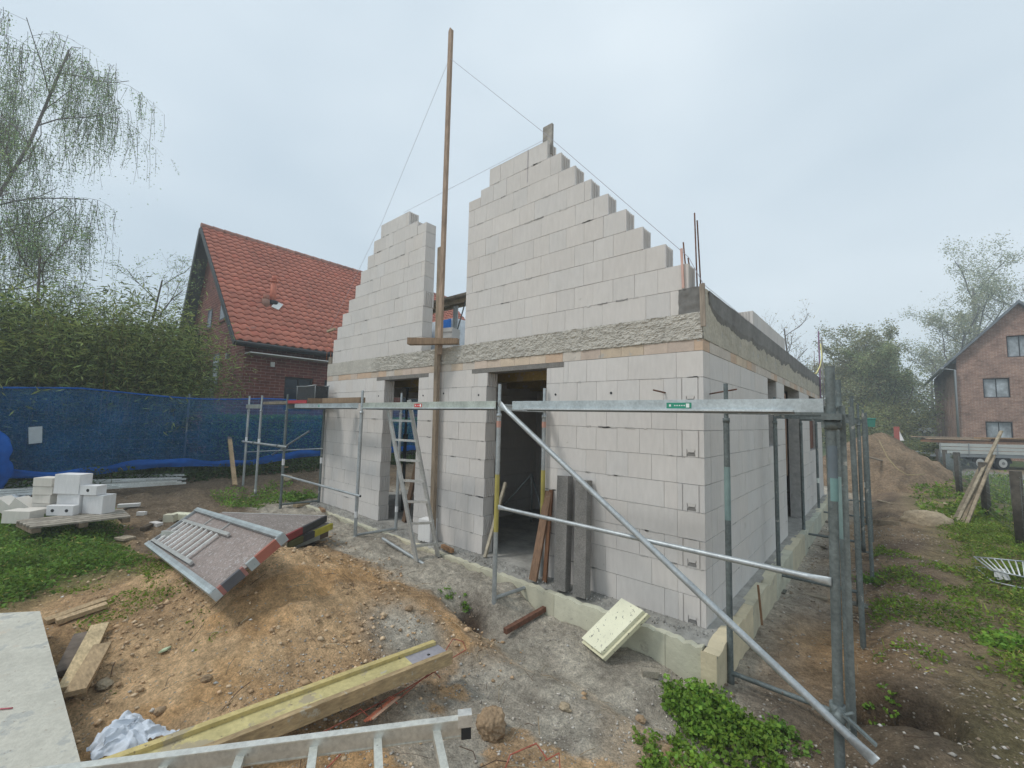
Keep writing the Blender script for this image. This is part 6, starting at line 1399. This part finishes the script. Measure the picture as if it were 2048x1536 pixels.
# trees
def tree(name, label, base, hgt, spread, levels, leafsize, nleaf, mt_leaf, mt_bark, trunk_r, seed, group=None, weep=0.0, leafbase=(1, 1, 1), lean_=(0, 0), first=.25, nb0=9, twig=1.0, crownbias=1.0):
    R_ = random.Random(seed); t = thing(name, label, 'tree', base, group); mb = MB(); tips = []
    B = Vector(base)
    def grow(p, d, L_, r_, lev):
        n = 4 if lev < 2 else 3; pts = [p]; q = p.copy(); dd = d.copy()
        for i in range(n):
            wob = .18 if lev else .08
            dd = (dd+Vector((R_.gauss(0, wob), R_.gauss(0, wob), R_.gauss(0, wob)+(.06 if lev and not weep else 0)-(weep*.35 if lev >= 2 else (-.05 if lev else 0))))).normalized()
            q = q+dd*(L_/n); pts.append(q.copy())
        mb.tube(pts, r_, 6 if lev < 2 else 4, tint(0, .15), cap=False, r2=r_*.55 if lev else r_*.35)
        if lev >= levels:
            tips.append((pts, L_)); return
        nbk = nb0 if lev == 0 else (5 if lev == 1 else 4)
        for k in range(nbk):
            f = (first+(1-first)*(k+R_.random()*.7)/nbk) if lev == 0 else (.25+.75*(k+R_.random())/nbk)
            f = min(f, .99); j = min(int(f*n), n-1); P = pts[j]+(pts[j+1]-pts[j])*(f*n-j)
            az = k*2.4+R_.random()*1.2; side = Vector((math.cos(az), math.sin(az), 0)); 
            nd = (dd*(.65 if lev == 0 else .7)+side*(.8+.3*R_.random())*(1.0 if lev == 0 else .8)+Vector((0, 0, .15 if not weep or lev < 1 else -.1))).normalized()
            ln = L_*(spread*(1-.45*f*crownbias) if lev == 0 else .52)*R_.uniform(.75, 1.1)
            grow(P, nd, ln, max(.004, r_*(.42 if lev == 0 else .5)*(1-.5*f)), lev+1)
        if lev == 0: tips.append((pts[-2:], L_*.1))
    grow(B, Vector((lean_[0], lean_[1], 1)).normalized(), hgt, trunk_r, 0)
    mb.build('trunk', M[mt_bark], t); lb = LeafB(); per = max(1, nleaf//len(tips)); tw = MB()
    C = []
    for pts, L_ in tips:
        for _ in range(max(1, per)):
            j = R_.randrange(len(pts)-1) if len(pts) > 1 else 0; f = R_.random(); P = pts[j]+(pts[min(j+1, len(pts)-1)]-pts[j])*f
            if weep: P = P+Vector((R_.gauss(0, .10), R_.gauss(0, .10), -abs(R_.gauss(0, 1))*weep*.9))
            else: P = P+Vector((R_.gauss(0, 1), R_.gauss(0, 1), R_.gauss(0, .8)))*L_*.28*twig
            C.append(tuple(P))
    if weep:
        for pts, L_ in tips:
            for q in pts:
                for _ in range(1):
                    l = R_.uniform(.5, 2.1)*weep; a = q+Vector((R_.gauss(0, .08), R_.gauss(0, .08), 0)); b = a+Vector((R_.gauss(0, .15), R_.gauss(0, .15), -l)); tw.tube([a, (a+b)/2+Vector((R_.gauss(0, .04), R_.gauss(0, .04), 0)), b], .0055, 3, cap=False, r2=.003)
                    for _ in range(16): f = R_.random(); C.append(tuple(a+(b-a)*f+Vector((R_.gauss(0, .05), R_.gauss(0, .05), 0))))
        tw.build('hanging_twigs', M['bark'], t)
    lb.add(np.array(C), leafsize, .55, tilt=.8, base=leafbase, var=.3); lb.build('crown', mt_leaf, t); return t
bp_ = onZ(20, 960, .2)
tree('birch_tree', 'tall weeping birch with fine hanging twigs at the left edge', (-18.8, -5.5, .2), 12.6, .25, 3, .052, 24000, 'birchleaf', 'birchbark', .075, 5, weep=.8, first=.22, nb0=20, lean_=(.02, .05))
tree('birch_tree', 'second weeping birch mostly outside the left edge', (-18.2, -7.0, .2), 12.8, .26, 3, .052, 15000, 'birchleaf', 'birchbark', .075, 8, weep=.8, first=.2, nb0=18, lean_=(.0, .03))
tree('bare_tree', 'thin budding tree rising behind the bamboo beside the gable', (-15.2, -2.3, .3), 5.9, .42, 3, .05, 2600, 'birchleaf', 'bark', .06, 12, first=.3, nb0=9)
tree('bare_tree', 'low budding tree behind the left bamboo clumps', (-15.2, -4.1, .3), 5.6, .45, 3, .05, 3600, 'birchleaf', 'bark', .06, 15, first=.3, nb0=9)
TRG = 'trees beyond the dirt pile'
def fartree(u, vb, vt, dist, label, seed, spread=.42, nl=7000, ls=.16, base=(1, 1, 1), first=.2, name='broadleaf_tree', tr=.25, levels=3, group=TRG, twig=1.0):
    b = CAM+ray(u, vb)*dist; tp = CAM+ray(u, vt)*dist; return tree(name, label, (b[0], b[1], -.1), tp[2]+.1, spread, levels, ls, nl, 'treeleaf', 'bark', tr, seed, group, leafbase=base, first=first, nb0=11, twig=twig)
fartree(1955, 860, 560, 52, 'tall hazy tree rising above the brick house roof', 21, .46, 15000, .20, (1.0, 1.05, .9), .30, tr=.35, levels=3, twig=1.2)
fartree(2060, 860, 590, 50, 'bare hazy tree at the right edge above the roof', 22, .40, 2500, .2, (1, 1, .9), .3, tr=.3)
fartree(1890, 860, 665, 50, 'lower hazy tree left of the brick house roof', 23, .5, 11000, .19, (1, 1, .9), .15, tr=.28, twig=1.2)
for k, (u, vt, dist, lab, bs) in enumerate(((1665, 745, 40, 'leafless thin tree just right of the far house end', (.9, .8, .7)), (1700, 700, 38, 'budding tree right behind the far end of the scaffold', (.85, .85, .7)), (1745, 712, 36, 'broad tree above the dirt pile', (.95, .95, .8)), (1790, 722, 34, 'dense bushy tree behind the dirt pile', (.9, 1.0, .75)), (1828, 745, 40, 'dense bushy tree left of the brick house', (.85, .95, .75)))):
    fartree(u, 860, vt, dist, lab, 31+k, .58, 13000, .16, bs, .12, tr=.14, twig=1.3)
fartree(1868, 860, 722, 55, 'pale tree filling the gap beside the brick house', 45, .5, 9000, .2, (1, 1, .8), .1, tr=.2)
fartree(1572, 860, 655, 30, 'bare bush top showing above the block row', 41, .4, 500, .1, (1, .9, .8), .3, tr=.12)
def bushmass(name, label, pts, n, size, group, base=(1, 1, 1)):
    t = thing(name, label, 'bush', pts[0][:3], group); lb = LeafB()
    for (x, y, z, r, h_) in pts:
        d = rng.normal(size=(n, 3)); d /= np.linalg.norm(d, axis=1, keepdims=True); rad = rng.random((n, 1))**.35; c = np.array([x, y, z+h_/2])+d*rad*np.array([r, r, h_/2])*(1+.25*np.array([[mnoise.noise(Vector((q[0]*3, q[1]*3, q[2]*3+x)))] for q in d])); lb.add(c, size, .6, base=base, var=.35)
    lb.build('foliage', 'treeleaf', t)
    mb = MB(); 
    for (x, y, z, r, h_) in pts: mb.tube([(x, y, -.1), (x+.1, y, z+h_*.5)], .09, 6)
    mb.build('trunk', M['bark'], t)
BG_ = 'bushes beyond the dirt pile'
for k, (u, dist, r, h_, lab) in enumerate(((1690, 34, 2.6, 4.2, 'round dark bush behind the scaffold end'), (1745, 32, 2.4, 4.0, 'dark bush above the crest of the dirt pile'), (1800, 33, 2.3, 4.4, 'biggest dark bush in the middle background'), (1722, 30, 1.8, 3.2, 'bush between the scaffold end and the dirt pile crest'), (1830, 22, 1.2, 1.4, 'low brambly bush behind the right flank of the pile'), (1868, 20, .8, 1.2, 'small bush beside the first fence post'), (1655, 36, 2.2, 3.6, 'leftmost bush in the gap beside the side wall'))):
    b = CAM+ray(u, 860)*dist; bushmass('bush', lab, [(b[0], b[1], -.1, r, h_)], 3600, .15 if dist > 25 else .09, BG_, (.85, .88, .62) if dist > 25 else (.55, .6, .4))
# far belt of woods closing the horizon
lb = LeafB(); n = 42000; az = rng.uniform(-1.75, .62, n); dist = rng.uniform(75, 105, n); x = CAM[0]+np.sin(az)*dist; y = CAM[1]+np.cos(az)*dist; hh = 6.0*(.8+.7*fb(az*30, dist*0, 1.0, 4)); z = hh*rng.random(n)**.7
lb.add(np.stack([x, y, z], 1), 1.1, .7, base=(.8, .85, .7), var=.3); o = lb.build('woodland', 'treeleaf'); o['kind'] = 'stuff'; tag(o, 'low belt of woods along the horizon', 'woods')
# ---- straw, crumbs and pebbles
mb = MB()
V = []; 
def crumbs(name, n, rect, dens, sizes, cols, label):
    (x0, x1, y0, y1) = rect; x = rng.uniform(x0, x1, n*2); y = rng.uniform(y0, y1, n*2); k = rng.random(n*2) < dens(x, y); x, y = x[k][:n], y[k][:n]; z = H(x, y)
    base = np.array([(1, 0, 0), (-1, 0, 0), (0, 1, 0), (0, -1, 0), (0, 0, 1), (0, 0, -1)], float); F_ = [(0, 2, 4), (2, 1, 4), (1, 3, 4), (3, 0, 4), (2, 0, 5), (1, 2, 5), (3, 1, 5), (0, 3, 5)]
    n = len(x); s_ = sizes[0]+(sizes[1]-sizes[0])*rng.random(n)**3; J = base[None]*rng.uniform(.6, 1.3, (n, 6, 1))*s_[:, None, None]*np.array([1, 1, .65]); a = rng.uniform(0, PI, n); ca_, sa_ = np.cos(a)[:, None], np.sin(a)[:, None]
    X = J[..., 0]*ca_-J[..., 1]*sa_; Y_ = J[..., 0]*sa_+J[..., 1]*ca_; P = np.stack([X+x[:, None], Y_+y[:, None], J[..., 2]+(z+s_*.25)[:, None]], -1).reshape(-1, 3)
    me = bpy.data.meshes.new(name); Fa = (np.array(F_)[None]+6*np.arange(n)[:, None, None]).reshape(-1, 3); me.vertices.add(len(P)); me.vertices.foreach_set('co', P.astype(np.float32).ravel()); me.loops.add(len(Fa)*3); me.loops.foreach_set('vertex_index', Fa.astype(np.int32).ravel()); me.polygons.add(len(Fa)); me.polygons.foreach_set('loop_start', np.arange(0, len(Fa)*3, 3, dtype=np.int32)); me.update()
    cc = np.array(cols)[rng.integers(len(cols), size=n)]*rng.uniform(.75, 1.2, (n, 1)); cc = np.repeat(cc, 24, axis=0); q = me.color_attributes.new('Col', 'FLOAT_COLOR', 'CORNER'); q.data.foreach_set('color', np.concatenate([cc, np.ones((len(cc), 1))], 1).astype(np.float32).ravel())
    me.materials.append(M['pebble']); o = bpy.data.objects.new(name, me); COL.objects.link(o); o['kind'] = 'stuff'; tag(o, label, 'rubble'); return o
crumbs('gravel', 9000, (-2.6, 1.0, -3.2, -.3), lambda x, y: np.clip(.35+fb(x, y, 1.7, 3)*2, .05, 1)*ss(-2.1, -1.5, x+(y+1)*-.25), (.003, .014), [(.42, .38, .33), (.50, .46, .40), (.30, .27, .23), (.56, .52, .46)], 'grey gravel and mortar crumbs on the trodden ground')
crumbs('earth_clods', 6500, (-7, -1, -4.1, -.9), lambda x, y: np.clip(.3+fb(x, y, 1.9, 3, 5)*2.2, .03, 1), (.004, .026), [(.56, .39, .24), (.46, .31, .18), (.62, .47, .31), (.36, .25, .15)], 'loose earth clods over the heap')
crumbs('big_clods', 420, (-5.5, -.2, -3.9, -1.1), lambda x, y: np.clip(.3+fb(x, y, 1.9, 3, 5)*2.2, .03, 1), (.012, .042), [(.56, .39, .24), (.46, .31, .18), (.62, .47, .31)], 'bigger earth lumps over the heap')
crumbs('white_chips', 700, (-9, 2.4, -3.9, 8), lambda x, y: np.ones_like(x)*.5, (.006, .024), [(.60, .58, .54), (.5, .46, .4)], 'scattered pale block chips over the site')
crumbs('slab_crumbs', 2600, (-W, .06, -.24, -.01), lambda x, y: np.ones_like(x), (.003, .012), [(.36, .35, .33), (.46, .45, .42), (.25, .24, .22)], 'mortar crumbs along the foot of the front wall')
o = bpy.data.objects['slab_crumbs']; 
me = o.data; co = np.empty(len(me.vertices)*3, np.float32); me.vertices.foreach_get('co', co); co = co.reshape(-1, 3); cz = H(co[:, 0], co[:, 1]); co[:, 2] += (.012-cz-.0); me.vertices.foreach_set('co', co.ravel())
crumbs('side_rubble', 5000, (.2, 2.0, -1.2, 9), lambda x, y: np.clip(.4+fb(x, y, 1.6, 3, 3)*2, .05, 1), (.004, .022), [(.32, .25, .18), (.42, .34, .26), (.22, .17, .12), (.48, .44, .39)], 'clods and rubble on the path beside the side wall')
mb = MB()
for _ in range(330):
    if rnd.random() < .6: x, y = rnd.uniform(-4.8, .8), rnd.uniform(-3.6, -.9)
    else: x, y = rnd.uniform(.3, 2.3), rnd.uniform(-1, 6)
    a = rnd.uniform(0, PI); l = rnd.uniform(.04, .2); p = Vector((x, y, h1(x, y)+.012)); q = Vector((x+math.cos(a)*l, y+math.sin(a)*l, h1(x+math.cos(a)*l, y+math.sin(a)*l)+.012+rnd.random()*.02)); g = rnd.uniform(.6, 1.2)
    mb.tube([p, (p+q)/2+Vector((rnd.gauss(0, .012), rnd.gauss(0, .012), .012)), q], rnd.uniform(.0012, .003), 4, rnd.choice([(.34*g, .25*g, .15*g), (.42*g, .35*g, .24*g), (.14*g, .09*g, .06*g)]))
o = mb.build('straw', M['colour']); o['kind'] = 'stuff'; tag(o, 'dry twigs and straw strewn over the earth', 'twigs')
# ---- misty air
mb = MB(); mb.box((-130, -30, -6), (110, 140, 30)); 
hz = mb.build('haze', M['dark']); hz['kind'] = 'stuff'; hz['label'] = 'pale misty air over the whole site'; hz['category'] = 'haze'
hm = bpy.data.materials.new('mist'); hm.use_nodes = True; t_ = hm.node_tree; t_.nodes.clear(); ou = N(t_, 'ShaderNodeOutputMaterial'); pv = N(t_, 'ShaderNodeVolumePrincipled'); pv.inputs['Color'].default_value = (.80, .88, .95, 1); pv.inputs['Density'].default_value = HAZE; pv.inputs['Anisotropy'].default_value = .2; t_.links.new(pv.outputs[0], ou.inputs['Volume']); hz.data.materials.clear(); hz.data.materials.append(hm)
print('all ok')
